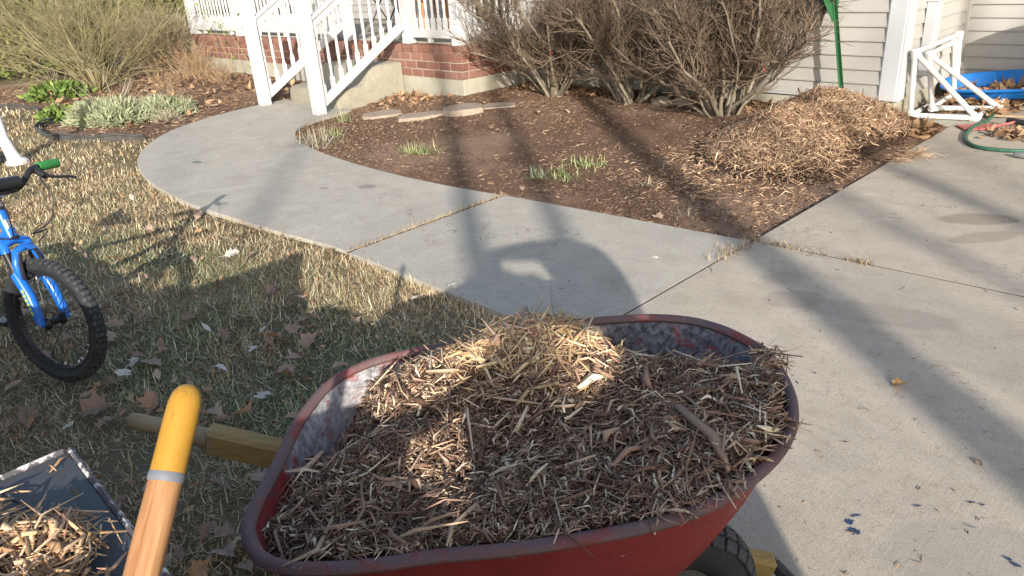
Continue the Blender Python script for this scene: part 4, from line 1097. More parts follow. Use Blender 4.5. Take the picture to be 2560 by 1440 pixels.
for sgn in (-1, 1):
    t0, t1 = TC + sgn * 0.285, TC + sgn * 0.075
    t0, t1 = (-0.245, 0.145) if sgn < 0 else (0.36, 0.305); A_, B_ = L3(-0.40, t0, 0.54), L3(0.95, t1, 0.10); d = (B_ - A_)
    sec = [(0.0, 0.34), (0.34, 1)]
    f0 = 0.118
    mb = MB(); q0 = A_ + d * f0; q1 = B_; mid = (q0 + q1) / 2; R3 = d.to_track_quat('X', 'Z').to_matrix()
    mb.box(mid, ((q1 - q0).length, 0.046, 0.066), R3, 0.009); h = mb.build('handle', MAT['handlewood'], wb)
    mb = MB(); mb.tube([A_, A_ + d * 0.004, A_ + d * 0.012, A_ + d * 0.05, A_ + d * 0.09, A_ + d * 0.112, A_ + d * 0.122], [0.010, 0.016, 0.0185, 0.0185, 0.0185, 0.021, 0.024], 12); mb.build('grip', MAT['griptan'], h, True)
    # leg
    mb = MB(); l0 = A_ + d * 0.40; mb.tube([l0 + Vector((0, 0, 0.02)), l0 + Vector((0.02, 0, -0.18)), Vector((l0.x + 0.03, l0.y, 0.012)), Vector((l0.x + 0.10, l0.y, 0.012)), A_ + d * 0.58], 0.011, 8); mb.build('leg', MAT['blackplastic'], wb, True)
    mb = MB(); mb.box(A_ + d * 0.52 + Vector((0, 0, 0.035)), (0.45, 0.04, 0.05), R3, 0.004); mb.build('wedge', MAT['blackplastic'], wb)  # black stands in for the deep shade under the tray
MAT['rubber'] = simple('black_rubber', (0.022, 0.024, 0.027), 0.75, 0.3, 30, bump=0.15)
MAT['rubber2'] = simple('worn_tread_rubber', (0.05, 0.053, 0.055), 0.8, 0.3, 40, bump=0.2)
WR = 0.185
wh = link('wheel', None, None, wb); wh.location = L3(0.66, 0.22, WR)
def torus(mb, R, r, n=40, k=14, sq=1.0, axis='Y'):
    vs, fs = [], []
    for i in range(n):
        a_ = 2 * PI * i / n
        for j in range(k):
            b_ = 2 * PI * j / k; rr_ = R + r * math.cos(b_); vs.append((rr_ * math.cos(a_), r * sq * math.sin(b_), rr_ * math.sin(a_)))
    for i in range(n):
        for j in range(k): fs.append((i * k + j, i * k + (j + 1) % k, ((i + 1) % n) * k + (j + 1) % k, ((i + 1) % n) * k + j))
    mb.add(vs, fs)
mb = MB(); torus(mb, WR - 0.05, 0.052); mb.build('tyre', MAT['rubber'], wh, True)
mb = MB()
for i in range(30):
    a_ = 2 * PI * i / 30
    for row, (b_, wd) in enumerate(((-0.75, 0.028), (-0.25, 0.026), (0.25, 0.026), (0.75, 0.028))):
        aa = a_ + (0.5 if row in (1, 2) else 0) * 0
        r0 = WR - 0.05 + 0.0545 * math.cos(b_); y = 0.0545 * math.sin(b_)
        R3 = Matrix.Rotation(-aa, 3, 'Y') @ Matrix.Rotation(b_, 3, 'Z')
        mb.box(Vector((r0 * math.cos(aa), y, r0 * math.sin(aa))), (0.008, wd * 0.85, 2 * PI * r0 / 30 * 0.86), R3, 0.002)
mb.build('tread', MAT['rubber2'], wh)
mb = MB(); mb.lathe([(0.03, -0.05), (0.095, -0.03), (0.10, -0.015), (0.05, -0.008), (0.05, 0.008), (0.10, 0.015), (0.095, 0.03), (0.03, 0.05)], 24, Matrix.Rotation(PI / 2, 4, 'X')); mb.build('rim', MAT['blackplastic'], wh, True)  # hub rim coloured black to carry the shade below the barrow
mb = MB(); mb.tube([(0, -0.10, 0), (0, 0.10, 0)], 0.009, 10); mb.build('axle', MAT['darkmetal'], wh)
mb = MB(); mb.tube([L3(0.93, 0.115, 0.10), L3(0.97, 0.13, 0.09), L3(0.985, 0.22, 0.085), L3(0.97, 0.31, 0.09), L3(0.93, 0.33, 0.10)], [0.016] * 5, 8); mb.build('nose_guard', MAT['blackplastic'], wb, True)

# ---- mulch heaped in the barrow
RIMpoly = [tuple(q) for q in RIM]
def rho(s, t):
    """0 at the middle, 1 at the rim"""
    a_ = np.arctan2(t - ctr[1], s - ctr[0]); A = np.arctan2(RIM[:, 1] - ctr[1], RIM[:, 0] - ctr[0]); Rr = np.hypot(RIM[:, 0] - ctr[0], RIM[:, 1] - ctr[1])
    o_ = np.argsort(A); return np.hypot(s - ctr[0], t - ctr[1]) / np.interp(a_, A[o_], Rr[o_], period=2 * PI)
def bump2(s, t, c, sg, amp): return amp * np.exp(-(((s - c[0]) / sg[0]) ** 2 + ((t - c[1]) / sg[1]) ** 2))
def heap_h(s, t):
    z = RIMZ - 0.012 + bump2(s, t, (0.50, -0.15), (0.17, 0.12), 0.105) + bump2(s, t, (0.22, -0.13), (0.13, 0.10), 0.055) + bump2(s, t, (0.17, 0.06), (0.10, 0.09), 0.03)
    z += bump2(s, t, (0.74, 0.12), (0.18, 0.2), 0.035) + bump2(s, t, (0.36, 0.10), (0.10, 0.10), -0.03) + bump2(s, t, (0.40, 0.30), (0.22, 0.08), 0.02) + bump2(s, t, (0.93, 0.15), (0.07, 0.1), 0.03)
    z += bump2(s, t, (0.02, -0.16), (0.11, 0.16), -0.13) + bump2(s, t, (0.84, -0.27), (0.20, 0.13), -0.15) + bump2(s, t, (0.98, -0.08), (0.08, 0.12), -0.07) + bump2(s, t, (-0.06, 0.2), (0.06, 0.14), -0.03) + bump2(s, t, (0.36, -0.31), (0.25, 0.05), -0.02)
    z += (vnoise(s, t, 9, 2, 4) - 0.5) * 0.045
    return z
load = thing('mulch_load', 'loose shredded wood mulch heaped in the red wheelbarrow', 'mulch', WB_O, (0, 0, WB_A))
rr_ = np.linspace(0, 0.965, 34); V = []; th_n = 110
for r_ in rr_:
    Q = ctr + (RIM - ctr) * r_; z = heap_h(Q[:, 0], Q[:, 1]) - 0.008; V.append(np.column_stack([Q[:, 0], -Q[:, 1], z]))
V = np.vstack(V); i, j = np.meshgrid(np.arange(len(rr_) - 1), np.arange(th_n), indexing='ij')
F = np.stack([i * th_n + j, (i + 1) * th_n + j, (i + 1) * th_n + (j + 1) % th_n, i * th_n + (j + 1) % th_n], -1).reshape(-1, 4)
link('core', np_mesh('core', V, F[:, ::-1], True), MAT['heap'], load)
def scatter_heap(n, hfn, samp, Lr, Wr, tilt, lift, flip=-1):
    s, t = samp(n); n = len(s); e = 0.01
    z = hfn(s, t); gx = (hfn(s + e, t) - z) / e; gy = (hfn(s, t + e) - z) / e
    Nn = unit(np.stack([-gx, -gy * flip, np.ones(n)], 1))
    a_ = rng.uniform(0, 2 * PI, n); R_ = np.stack([np.cos(a_), np.sin(a_), np.zeros(n)], 1)
    T = R_ - Nn * np.sum(R_ * Nn, 1, keepdims=True); T = unit(unit(T) + Nn * rng.normal(0.05, tilt, n)[:, None])
    L = np.clip(rng.lognormal(math.log(Lr), 0.5, n), Lr * 0.35, Lr * 3.4); W = np.clip(Wr * rng.lognormal(0, 0.5, n), Wr * 0.4, Wr * 3.0)
    P_ = np.stack([s, t * flip, z + rng.uniform(-0.004, lift, n)], 1)
    return P_, Nn, T, L, W
def samp_barrow(n):
    s = rng.uniform(-0.12, 1.02, n * 2); t = rng.uniform(-0.35, 0.43, n * 2); k = rho(s, t) < rng.uniform(0.90, 0.985, n * 2); return s[k][:n], t[k][:n]
o = link('splinters', chips_mesh('splinters', *scatter_heap(12000, heap_h, samp_barrow, 0.031, 0.0031, 0.22, 0.012), bend=0.5), MAT['chips'], load); o['kind'] = 'stuff'
o = link('fines', chips_mesh('fines', *scatter_heap(15000, lambda s, t: heap_h(s, t) + 0.003, samp_barrow, 0.013, 0.0022, 0.2, 0.010), bend=0.4), MAT['fines'], load); o['kind'] = 'stuff'
o = link('chunks', chips_mesh('chunks', *scatter_heap(36, lambda s, t: heap_h(s, t) + 0.010, samp_barrow, 0.075, 0.010, 0.12, 0.010), bend=0.3, thick=0.2), MAT['chips'], load); o['kind'] = 'stuff'
o = link('large_splinters', chips_mesh('large_splinters', *scatter_heap(480, lambda s, t: heap_h(s, t) + 0.008, samp_barrow, 0.07, 0.0062, 0.17, 0.012), bend=0.5), MAT['chips'], load); o['kind'] = 'stuff'
def samp_top(n):
    s = rng.normal(0.50, 0.09, n * 2); t = rng.normal(-0.17, 0.06, n * 2); k = rho(s, t) < 0.95; return s[k][:n], t[k][:n]
o = link('pale_splinters', chips_mesh('pale_splinters', *scatter_heap(1500, lambda s, t: heap_h(s, t) + 0.008, samp_top, 0.055, 0.0048, 0.17, 0.016), bend=0.5), MAT['pale'], load); o['kind'] = 'stuff'
def samp_spill(n):   # splinters hanging over the rim
    a_ = np.concatenate([rng.normal(0.25, 0.10, n // 2), rng.normal(0.93, 0.25, n - n // 2)]); k = ((a_ * 30).astype(int)) % 110
    i_ = np.concatenate([rng.integers(59, 62, n // 2), rng.integers(68, 84, n - n // 2)]); Q = ctr + (RIM[i_] - ctr) * rng.uniform(0.93, 1.03, n)[:, None]; return Q[:, 0], Q[:, 1]
o = link('spilled_splinters', chips_mesh('spilled_splinters', *scatter_heap(180, lambda s, t: np.maximum(heap_h(s, t) - 0.01, RIMZ + 0.010), samp_spill, 0.045, 0.0036, 0.10, 0.012), bend=0.5), MAT['chips'], load); o['kind'] = 'stuff'

# ================================================================ MULCH PILE against the house corner
PC = (-2.45, 5.55)
def pile_h(x, y):
    z = 0.20 * np.exp(-(((x + 2.52) / 0.33) ** 2 + ((y - 6.05) / 0.34) ** 2)) + 0.20 * np.exp(-(((x + 2.48) / 0.36) ** 2 + ((y - 5.2) / 0.40) ** 2)) + 0.10 * np.exp(-(((x + 2.12) / 0.26) ** 2 + ((y - 5.75) / 0.40) ** 2)) + 0.075 * np.exp(-(((x + 2.25) / 0.42) ** 2 + ((y - 4.7) / 0.30) ** 2))
    z *= (0.62 + 0.76 * vnoise(x, y, 3.4, 5, 4))
    z = z * np.clip((-1.71 - x) / 0.18, 0, 1) * np.clip((6.42 - y) / 0.05, 0, 1)
    return bed_h(x, y) + z
pile = thing('mulch_pile', 'pile of fresh light brown wood mulch against the house corner', 'mulch pile', (0, 0, 0))
X, Y = np.meshgrid(np.linspace(-3.5, -1.72, 90), np.linspace(4.0, 6.40, 120)); Z = pile_h(X, Y) - 0.012
V = np.stack([X, Y, Z], -1).reshape(-1, 3); i, j = np.meshgrid(np.arange(119), np.arange(89), indexing='ij'); q = (i * 90 + j).ravel()
link('core', np_mesh('core', V, np.stack([q, q + 1, q + 91, q + 90], 1), True), MAT['heap'], pile)
def samp_pile(n):
    x = rng.uniform(-3.4, -1.72, n * 4); y = rng.uniform(4.1, 6.38, n * 4); e_ = pile_h(x, y) - bed_h(x, y)
    k = e_ > rng.uniform(0.02, 0.09, n * 4) ; return x[k][:n], y[k][:n]
o = link('splinters', chips_mesh('splinters', *scatter_heap(15000, pile_h, samp_pile, 0.062, 0.0048, 0.26, 0.022, 1), bend=0.9), MAT['chips_pile'], pile); o['kind'] = 'stuff'
def samp_skirt(n):
    x = rng.normal(-2.35, 0.38, n); y = rng.normal(4.35, 0.35, n); k = (x < -1.76) & (y > 3.5); return x[k], y[k]
o = link('scattered_splinters', chips_mesh('scattered_splinters', *scatter_heap(1500, pile_h, samp_skirt, 0.055, 0.005, 0.12, 0.01, 1), bend=0.6), MAT['chips_pile'], pile); o['kind'] = 'stuff'
# straw-like tongue of mulch running out on to the drive
n_ = 160; x = rng.normal(-1.66, 0.07, n_); y = rng.normal(5.35, 0.10, n_); az = rng.normal(0.9, 0.5, n_)
o = link('tongue', chips_mesh('tongue', np.column_stack([x, y, np.where(x > -1.7, 0.006, -0.01) + rng.uniform(0, 0.02, n_)]), np.tile([0, 0, 1.0], (n_, 1)), np.column_stack([np.cos(az), np.sin(az), rng.normal(0, .08, n_)]), rng.uniform(.05, .16, n_), rng.uniform(.003, .007, n_), 0.4), MAT['chips_pile'], pile); o['kind'] = 'stuff'

# ================================================================ BICYCLE
bk = thing('bicycle', "child's bright blue mountain bicycle standing on the lawn at the left edge", 'bicycle', (-3.09, 0.45, -0.012))
yaw, lean = math.radians(25), math.radians(6.5)
bk.rotation_euler = (Matrix.Rotation(yaw, 3, 'Z') @ Matrix.Rotation(-lean, 3, 'X')).to_euler()
def bluepaint():
    m = N('blue_bike_paint'); m.color((0.012, 0.13, 0.52)).rough(0.28); m.p.inputs['Coat Weight'].default_value = 0.4; m.p.inputs['Coat Roughness'].default_value = 0.15
    return m.m
MAT['bikeblue'] = bluepaint(); MAT['chrome'] = simple('brushed_metal', (0.55, 0.55, 0.56), 0.3, 0.1, 50, metal=0.9)
MAT['blacksatin'] = simple('black_satin', (0.018, 0.018, 0.02), 0.4, 0.2); MAT['gripgreen'] = simple('green_rubber', (0.03, 0.17, 0.045), 0.6, 0.15); MAT['decal'] = simple('yellow_green_decal', (0.34, 0.50, 0.12), 0.4, 0.1)
BR = 0.25
def bike_wheel(x):
    wv = link('wheel', None, None, bk); wv.location = (x, 0, BR)
    mb = MB(); torus(mb, BR - 0.026, 0.0245, 56, 14, 1.05); mb.build('tyre', MAT['rubber'], wv, True)
    mb = MB()
    for i in range(64):
        a_ = 2 * PI * i / 64
        for b_ in ((-0.85, -0.28, 0.28, 0.85) if i % 2 else (-0.6, 0.0, 0.6)):
            r0 = BR - 0.026 + 0.0255 * math.cos(b_); R3 = Matrix.Rotation(-a_, 3, 'Y') @ Matrix.Rotation(b_, 3, 'Z')
            mb.box(Vector((r0 * math.cos(a_), 0.0262 * math.sin(b_), r0 * math.sin(a_))), (0.005, 0.012, 0.014), R3)
    mb.build('tread_knobs', MAT['rubber2'], wv)
    mb = MB(); prof_ = [(0.203, -0.013), (0.190, -0.012), (0.183, 0.0), (0.190, 0.012), (0.203, 0.013), (0.199, 0.0)]
    n = 48; vs = [(r_ * math.cos(2 * PI * i / n), y, r_ * math.sin(2 * PI * i / n)) for i in range(n) for r_, y in prof_]
    fs = [(i * 6 + j, i * 6 + (j + 1) % 6, ((i + 1) % n) * 6 + (j + 1) % 6, ((i + 1) % n) * 6 + j) for i in range(n) for j in range(6)]
    mb.add(vs, fs); mb.build('rim', MAT['blacksatin'], wv, True)
    mb = MB(); mb.lathe([(0.012, -0.045), (0.024, -0.034), (0.024, -0.029), (0.013, -0.026), (0.013, 0.026), (0.024, 0.029), (0.024, 0.034), (0.012, 0.045)], 14, Matrix.Rotation(PI / 2, 4, 'X')); mb.build('hub', MAT['blacksatin'], wv, True)
    for i in range(28):
        a_ = 2 * PI * i / 28; sd = 1 if i % 2 else -1; a2 = a_ + (0.55 if (i // 2) % 2 else -0.55)
        p0 = Vector((0.022 * math.cos(a2), sd * 0.031, 0.022 * math.sin(a2))); p1 = Vector((0.186 * math.cos(a_), sd * 0.003, 0.186 * math.sin(a_)))
        mb = MB(); mb.tube([p0, p1], 0.0015, 4); sp = mb.build('spoke', MAT['blacksatin'], wv)
        mb = MB(); mb.tube([p1 - (p1 - p0).normalized() * 0.014, p1], 0.0026, 5); mb.build('nipple', MAT['chrome'], sp)
    return wv
bike_wheel(0.0); bike_wheel(-0.90)
def ax_(z): return Vector((-0.012 - (z - 0.25) * 0.345, 0, z))    # steering axis
for sd in (-1, 1):
    mb = MB(); mb.tube([(0, sd * 0.052, 0.247), (-0.006, sd * 0.053, 0.285), (-0.034, sd * 0.05, 0.37), ax_(0.45) + Vector((0.0, sd * 0.048, 0))], [0.014, 0.017, 0.0205, 0.021], 12); fl = mb.build('fork_leg', MAT['bikeblue'], bk, True)
    mb = MB(); mb.tube([ax_(0.44) + Vector((0, sd * 0.048, 0)), ax_(0.535) + Vector((0, sd * 0.048, 0))], 0.0135, 12); mb.build('stanchion', MAT['blacksatin'], bk, True)
    mb = MB(); mb.tube([ax_(0.447) + Vector((0, sd * 0.048, 0)), ax_(0.468) + Vector((0, sd * 0.048, 0))], [0.0215, 0.018], 12); mb.build('fork_seal', MAT['blacksatin'], bk, True)
    for k in range(6):   # lettering-like decal strip on the fork leg
        p = Vector((-0.010 - k * 0.0052, sd * 0.0705, 0.305 + k * 0.017)); mb = MB(); mb.box(p, (0.013, 0.003, 0.012), Matrix.Rotation(0.3, 3, 'Y')); mb.build('decal', MAT['decal'], fl)
    mb = MB(); mb.tube([(0, sd * 0.06, 0.25), (0, sd * 0.074, 0.25)], 0.009, 6); mb.build('axle_nut', MAT['chrome'], bk)
    # brake arm and pad
    mb = MB(); mb.tube([ax_(0.43) + Vector((0.028, sd * 0.045, 0)), ax_(0.49) + Vector((0.045, sd * 0.043, 0)), ax_(0.53) + Vector((0.05, sd * 0.03, 0))], [0.009, 0.008, 0.006], 8); mb.build('brake_arm', MAT['blacksatin'], bk, True)
    mb = MB(); mb.box(ax_(0.445) + Vector((0.03, sd * 0.024, 0)), (0.045, 0.014, 0.012), Matrix.Rotation(0.35, 3, 'Y'), 0.003); mb.build('brake_pad', MAT['blacksatin'], bk)
mb = MB(); Q = [ax_(0.43) + Vector((0.012, -0.047, 0)), ax_(0.485) + Vector((0.030, -0.05, 0)), ax_(0.53) + Vector((0.036, -0.036, 0)), ax_(0.545) + Vector((0.038, 0, 0)), ax_(0.53) + Vector((0.036, 0.036, 0)), ax_(0.485) + Vector((0.030, 0.05, 0)), ax_(0.43) + Vector((0.012, 0.047, 0))]
mb.tube(Q, 0.0145, 10); mb.build('fork_brace', MAT['bikeblue'], bk, True)
mb = MB(); mb.tube([(0.052 + ax_(.53).x, -0.04, 0.53), (0.052 + ax_(.53).x, 0.075, 0.535)], 0.0016, 5); mb.build('brake_cable', MAT['chrome'], bk)
mb = MB(); Q = [ax_(0.525) + Vector((0, -0.048, 0)), ax_(0.555) + Vector((0, -0.046, 0)), ax_(0.565) + Vector((0, -0.02, 0)), ax_(0.57), ax_(0.565) + Vector((0, 0.02, 0)), ax_(0.555) + Vector((0, 0.046, 0)), ax_(0.525) + Vector((0, 0.048, 0))]
mb.tube(Q, [0.018, 0.019, 0.018, 0.019, 0.018, 0.019, 0.018], 10); mb.build('fork_crown', MAT['bikeblue'], bk, True)
mb = MB(); mb.tube([ax_(0.575), ax_(0.58), ax_(0.672), ax_(0.678)], [0.021, 0.0205, 0.0205, 0.021], 14); ht = mb.build('head_tube', MAT['bikeblue'], bk, True)
mb = MB(); mb.box(ax_(0.63) + Vector((0.0195, 0, 0)), (0.004, 0.022, 0.034), Matrix.Rotation(-0.33, 3, 'Y'), 0.001); mb.build('head_badge', MAT['chrome'], ht)
for z in (0.572, 0.682):
    mb = MB(); mb.tube([ax_(z - 0.006), ax_(z + 0.006)], 0.0235, 14); mb.build('headset_cup', MAT['blacksatin'], bk, True)
mb = MB(); mb.tube([ax_(0.685), ax_(0.735)], 0.019, 12); mb.tube([ax_(0.722), ax_(0.735) + Vector((0.05, 0, 0.012))], 0.017, 10); mb.build('stem', MAT['chrome'], bk, True)
hb = ax_(0.735) + Vector((0.05, 0, 0.012))
mb = MB(); Q = [(hb.x - 0.045, -0.285, hb.z + 0.068), (hb.x - 0.02, -0.17, hb.z + 0.068), (hb.x - 0.005, -0.13, hb.z + 0.055), (hb.x, -0.075, hb.z + 0.008), (hb.x, 0, hb.z), (hb.x, 0.075, hb.z + 0.008), (hb.x - 0.005, 0.13, hb.z + 0.055), (hb.x - 0.02, 0.17, hb.z + 0.068), (hb.x - 0.045, 0.285, hb.z + 0.068)]
mb.tube(smooth_open(Q, 40), 0.0115, 10); mb.build('handlebar', MAT['blacksatin'], bk, True)
mb = MB(); mb.tube([(hb.x + 0.012, -0.07, hb.z + 0.03), (hb.x + 0.012, 0.07, hb.z + 0.03)], 0.024, 10); mb.build('bar_pad', MAT['blacksatin'], bk, True)
for sd in (-1, 1):
    mb = MB(); g0, g1 = Vector((hb.x - 0.023, sd * 0.185, hb.z + 0.068)), Vector((hb.x - 0.0455, sd * 0.290, hb.z + 0.068))
    mb.tube([g0, g0 + (g1 - g0) * 0.04, g1 - (g1 - g0) * 0.05, g1], [0.0165, 0.018, 0.018, 0.013], 14); mb.build('grip', MAT['gripgreen'], bk, True)
    mb = MB(); c0 = Vector((hb.x + 0.0, sd * 0.165, hb.z + 0.05)); mb.tube([c0 + Vector((-0.018, 0, 0.012)), c0 + Vector((0.03, sd * 0.004, -0.014))], [0.016, 0.013], 8); mb.build('lever_bracket', MAT['blacksatin'], bk, True)
    mb = MB(); mb.tube([c0 + Vector((0.028, sd * 0.004, -0.012)), c0 + Vector((0.042, sd * 0.04, -0.022)), c0 + Vector((0.035, sd * 0.10, -0.03)), c0 + Vector((0.04, sd * 0.125, -0.038))], [0.008, 0.006, 0.0055, 0.006], 8); mb.build('brake_lever', MAT['blacksatin'], bk, True)
    mb = MB(); c1 = c0 + Vector((0.03, -sd * 0.012, -0.012)); end = ax_(0.53) + Vector((0.05, sd * 0.05, 0.02)) if sd > 0 else Vector((-0.3, 0.02, 0.55))
    Q = [c1, c1 + Vector((0.06, -sd * 0.05, 0.0)), c1 + Vector((0.11, -sd * 0.06, -0.06)), c1 + Vector((0.10, -sd * 0.075, -0.15)), c1 + Vector((0.03, -sd * 0.11, -0.20)), (Vector(c1) + end) / 2 + Vector((0.02, 0, -0.08)), end]
    mb.tube(smooth_open([tuple(v) for v in Q], 36), 0.0028, 6); mb.build('cable', MAT['blacksatin'], bk, True)
seat_c = Vector((-0.70, 0, 0.55)); bb = Vector((-0.53, 0, 0.245)); rear = Vector((-0.90, 0, 0.25))
for nm, a_, b_, r_ in (('top_tube', ax_(0.655), seat_c + Vector((0.0, 0, -0.08)), 0.015), ('down_tube', ax_(0.60), bb, 0.021), ('seat_tube', bb, seat_c, 0.015)):
    mb = MB(); mb.tube([a_, b_], r_, 12); mb.build(nm, MAT['bikeblue'], bk, True)
for sd in (-1, 1):
    mb = MB(); mb.tube([bb + Vector((0, sd * 0.025, 0)), rear + Vector((0, sd * 0.055, 0))], 0.009, 8); mb.build('chain_stay', MAT['bikeblue'], bk, True)
    mb = MB(); mb.tube([seat_c + Vector((0.02, sd * 0.015, -0.06)), rear + Vector((0, sd * 0.055, 0))], 0.008, 8); mb.build('seat_stay', MAT['bikeblue'], bk, True)
    mb = MB(); mb.tube([bb + Vector((0, sd * 0.05, 0)), bb + Vector((sd * 0.09, sd * 0.06, -sd * 0.08))], 0.009, 8); cr = mb.build('crank', MAT['blacksatin'], bk)
    mb = MB(); mb.box(bb + Vector((sd * 0.09, sd * 0.105, -sd * 0.08)), (0.08, 0.08, 0.02), None, 0.004); mb.build('pedal', MAT['blacksatin'], cr)
mb = MB(); mb.tube([seat_c, seat_c + Vector((-0.04, 0, 0.1))], 0.012, 10); mb.build('seat_post', MAT['blacksatin'], bk)
mb = MB(); s0 = seat_c + Vector((-0.05, 0, 0.11)); mb.tube([s0 + Vector((-0.1, 0, 0.012)), s0 + Vector((-0.08, 0, 0.014)), s0 + Vector((-0.02, 0, 0.012)), s0 + Vector((0.07, 0, 0.008)), s0 + Vector((0.13, 0, 0.002)), s0 + Vector((0.14, 0, 0))], [0.03, 0.06, 0.055, 0.026, 0.02, 0.008], 12); mb.build('saddle', MAT['blacksatin'], bk, True)
mb = MB(); mb.tube([bb + Vector((-0.03, 0.03, -0.01)), bb + Vector((-0.10, 0.155, -0.232))], 0.007, 8); mb.build('kickstand', MAT['blacksatin'], bk)

# ================================================================ VEHICLE behind the camera, its tailgate at the lower left
from mathutils.geometry import tessellate_polygon
vh = thing('cargo_vehicle', 'dark grey vehicle whose chipped tailgate corner shows at the lower left', 'vehicle', (0, 0, 0))
def gatemat():
    m = N('dark_grey_paint'); co = m.coord(); f = m.noise(3, 4, .6, co); f2 = m.noise(55, 4, .7, m.mapping(co, (1, 3, 1), (0, 0, 0.5)))
    c_ = m.ramp(f, [(0.3, (0.045, 0.047, 0.052)), (0.7, (0.07, 0.072, 0.078))]); c_ = m.mix(m.math('MULTIPLY', m.thr(f2, .66, .72), .8), c_, (0.55, 0.54, 0.53))
    m.color(c_).rough(0.55); return m.m
def chipmat():
    m = N('chipped_edge_paint'); co = m.coord(); f2 = m.noise(45, 4, .75, co)
    m.color(m.mix(m.thr(f2, .50, .60), (0.085, 0.078, 0.082), (0.50, 0.48, 0.47))).rough(0.6); return m.m
MAT['gate'] = gatemat(); MAT['chipped'] = chipmat()
out2 = [(1.42, 0.30), (1.40, 0.87), (1.45, 1.03), (1.44, 1.41), (1.47, 1.49), (1.49, 1.58), (1.47, 1.67), (1.41, 1.72), (1.27, 1.725), (1.10, 1.69), (0.88, 1.63), (0.62, 1.54), (0.53, 1.50), (0.43, 1.35), (0.21, 1.18), (0.0, 1.075), (-0.13, 1.015), (-0.26, 0.975), (-0.40, 0.955), (-0.53, 0.93), (-0.70, 0.87), (-0.84, 0.83), (-0.97, 0.92), (-1.08, 1.00), (-1.13, 1.13), (-1.57, 0.92), (-2.01, 0.73), (-2.16, 0.72), (-2.54, 0.52), (-3.33, 0.40), (-3.33, 0.30)]  # unseen panel outline, shaped to cast the arched shadow on the ground
hol = [[(0.60, 1.475), (0.95, 1.55), (1.01, 1.455), (0.90, 1.432), (0.80, 1.445), (0.70, 1.415), (0.57, 1.415)], [(0.80, 1.558), (0.825, 1.592), (0.86, 1.59), (0.85, 1.566)],
       [(0.325, 1.205), (0.38, 1.275), (0.46, 1.345), (0.56, 1.382), (0.82, 1.392), (0.75, 1.315), (0.58, 1.215), (0.41, 1.150)], [(-0.02, 1.035), (0.08, 1.075), (0.195, 1.125), (0.215, 1.035), (0.115, 0.975), (-0.05, 0.975)]]  # openings shaped to let sun patches through to slab and mulch
lines = [[Vector((x, z, 0)) for x, z in pl] for pl in [out2] + hol]; flat = [v for pl in lines for v in pl]
tri = tessellate_polygon(lines); nF = len(flat); mb = MB()
vs = [(v.x, -0.115, v.y) for v in flat] + [(v.x, -0.165, v.y) for v in flat]; fs = [tuple(t) for t in tri] + [tuple(nF + i for i in reversed(t)) for t in tri]
b_ = 0
for pl in lines:
    n = len(pl); fs += [(b_ + i, b_ + (i + 1) % n, nF + b_ + (i + 1) % n, nF + b_ + i) for i in range(n)]; b_ += n
mb.add(vs, fs); mb.build('shadow_panel', MAT['gate'], vh)
mb = MB(); mb.box((-0.95, -0.66, 0.52), (4.6, 0.96, 0.36), None, 0.03); mb.build('chassis', MAT['gate'], vh)
for x in (-2.5, 0.7):
    w2 = link('wheel', None, None, vh); w2.location = (x, -0.62, 0.33); mb = MB(); torus(mb, 0.23, 0.10, 32, 12); mb.build('tyre', MAT['rubber'], w2, True)
    mb = MB(); mb.lathe([(0.05, -0.05), (0.17, -0.06), (0.17, 0.06), (0.05, 0.05)], 20, Matrix.Rotation(PI / 2, 4, 'X')); mb.build('rim', MAT['chrome'], w2, True)
mb = MB(); mb.box((-0.19, 0.015, 0.782), (1.80, 0.234, 0.034), None, 0.006); tg = mb.build('tailgate', MAT['gate'], vh)
mb = MB(); mb.box((-0.19, 0.1315, 0.7835), (1.806, 0.008, 0.040), None, 0.004); mb.box((-1.0915, 0.008, 0.7838), (0.007, 0.238, 0.0405), None, 0.004); mb.build('chipped_edge', MAT['chipped'], tg)
mb = MB(); mb.box((-1.03, 0.045, 0.7995), (0.09, 0.0025, 0.003), Matrix.Rotation(0.25, 3, 'Z')); mb.build('seam', MAT['chipped'], tg)
mb = MB(); mb.tube(smooth_open([(-1.00, -0.02, 0.804), (-0.95, 0.03, 0.806), (-0.88, 0.055, 0.807), (-0.83, 0.03, 0.806), (-0.80, -0.03, 0.804)], 24), 0.004, 6); mb.build('cord', MAT['blackplastic'], vh, True)
mb = MB(); mb.tube(smooth_open([(-1.06, -0.02, 0.804), (-1.0, 0.0, 0.806), (-0.93, 0.005, 0.807), (-0.88, -0.01, 0.806), (-0.84, -0.06, 0.804)], 24), 0.004, 6); mb.build('cord', MAT['blackplastic'], vh, True)
# mulch left on the tailgate
def gate_h(x, y): return 0.803 + 0.06 * np.exp(-(((x + 0.72) / 0.24) ** 2 + ((y + 0.045) / 0.085) ** 2)) + 0.03 * np.exp(-(((x + 0.86) / 0.05) ** 2 + ((y - 0.055) / 0.045) ** 2))
gm = thing('tailgate_mulch', 'bright fresh wood chips spilled over the dark tailgate corner', 'mulch', (0, 0, 0))
def samp_gate(n):
    x = rng.uniform(-1.05, -0.25, n * 3); y = rng.uniform(-0.11, 0.128, n * 3); e_ = gate_h(x, y) - 0.803; k = e_ > rng.uniform(0.004, 0.03, n * 3); return x[k][:n], y[k][:n]
o = link('splinters', chips_mesh('splinters', *scatter_heap(2600, gate_h, samp_gate, 0.038, 0.0046, 0.10, 0.010, 1), bend=0.5), MAT['chips_fresh'], gm); o['kind'] = 'stuff'
n_ = 46; x = rng.uniform(-1.06, -0.5, n_); y = rng.uniform(-0.09, 0.12, n_); a_ = rng.uniform(0, 6.28, n_)
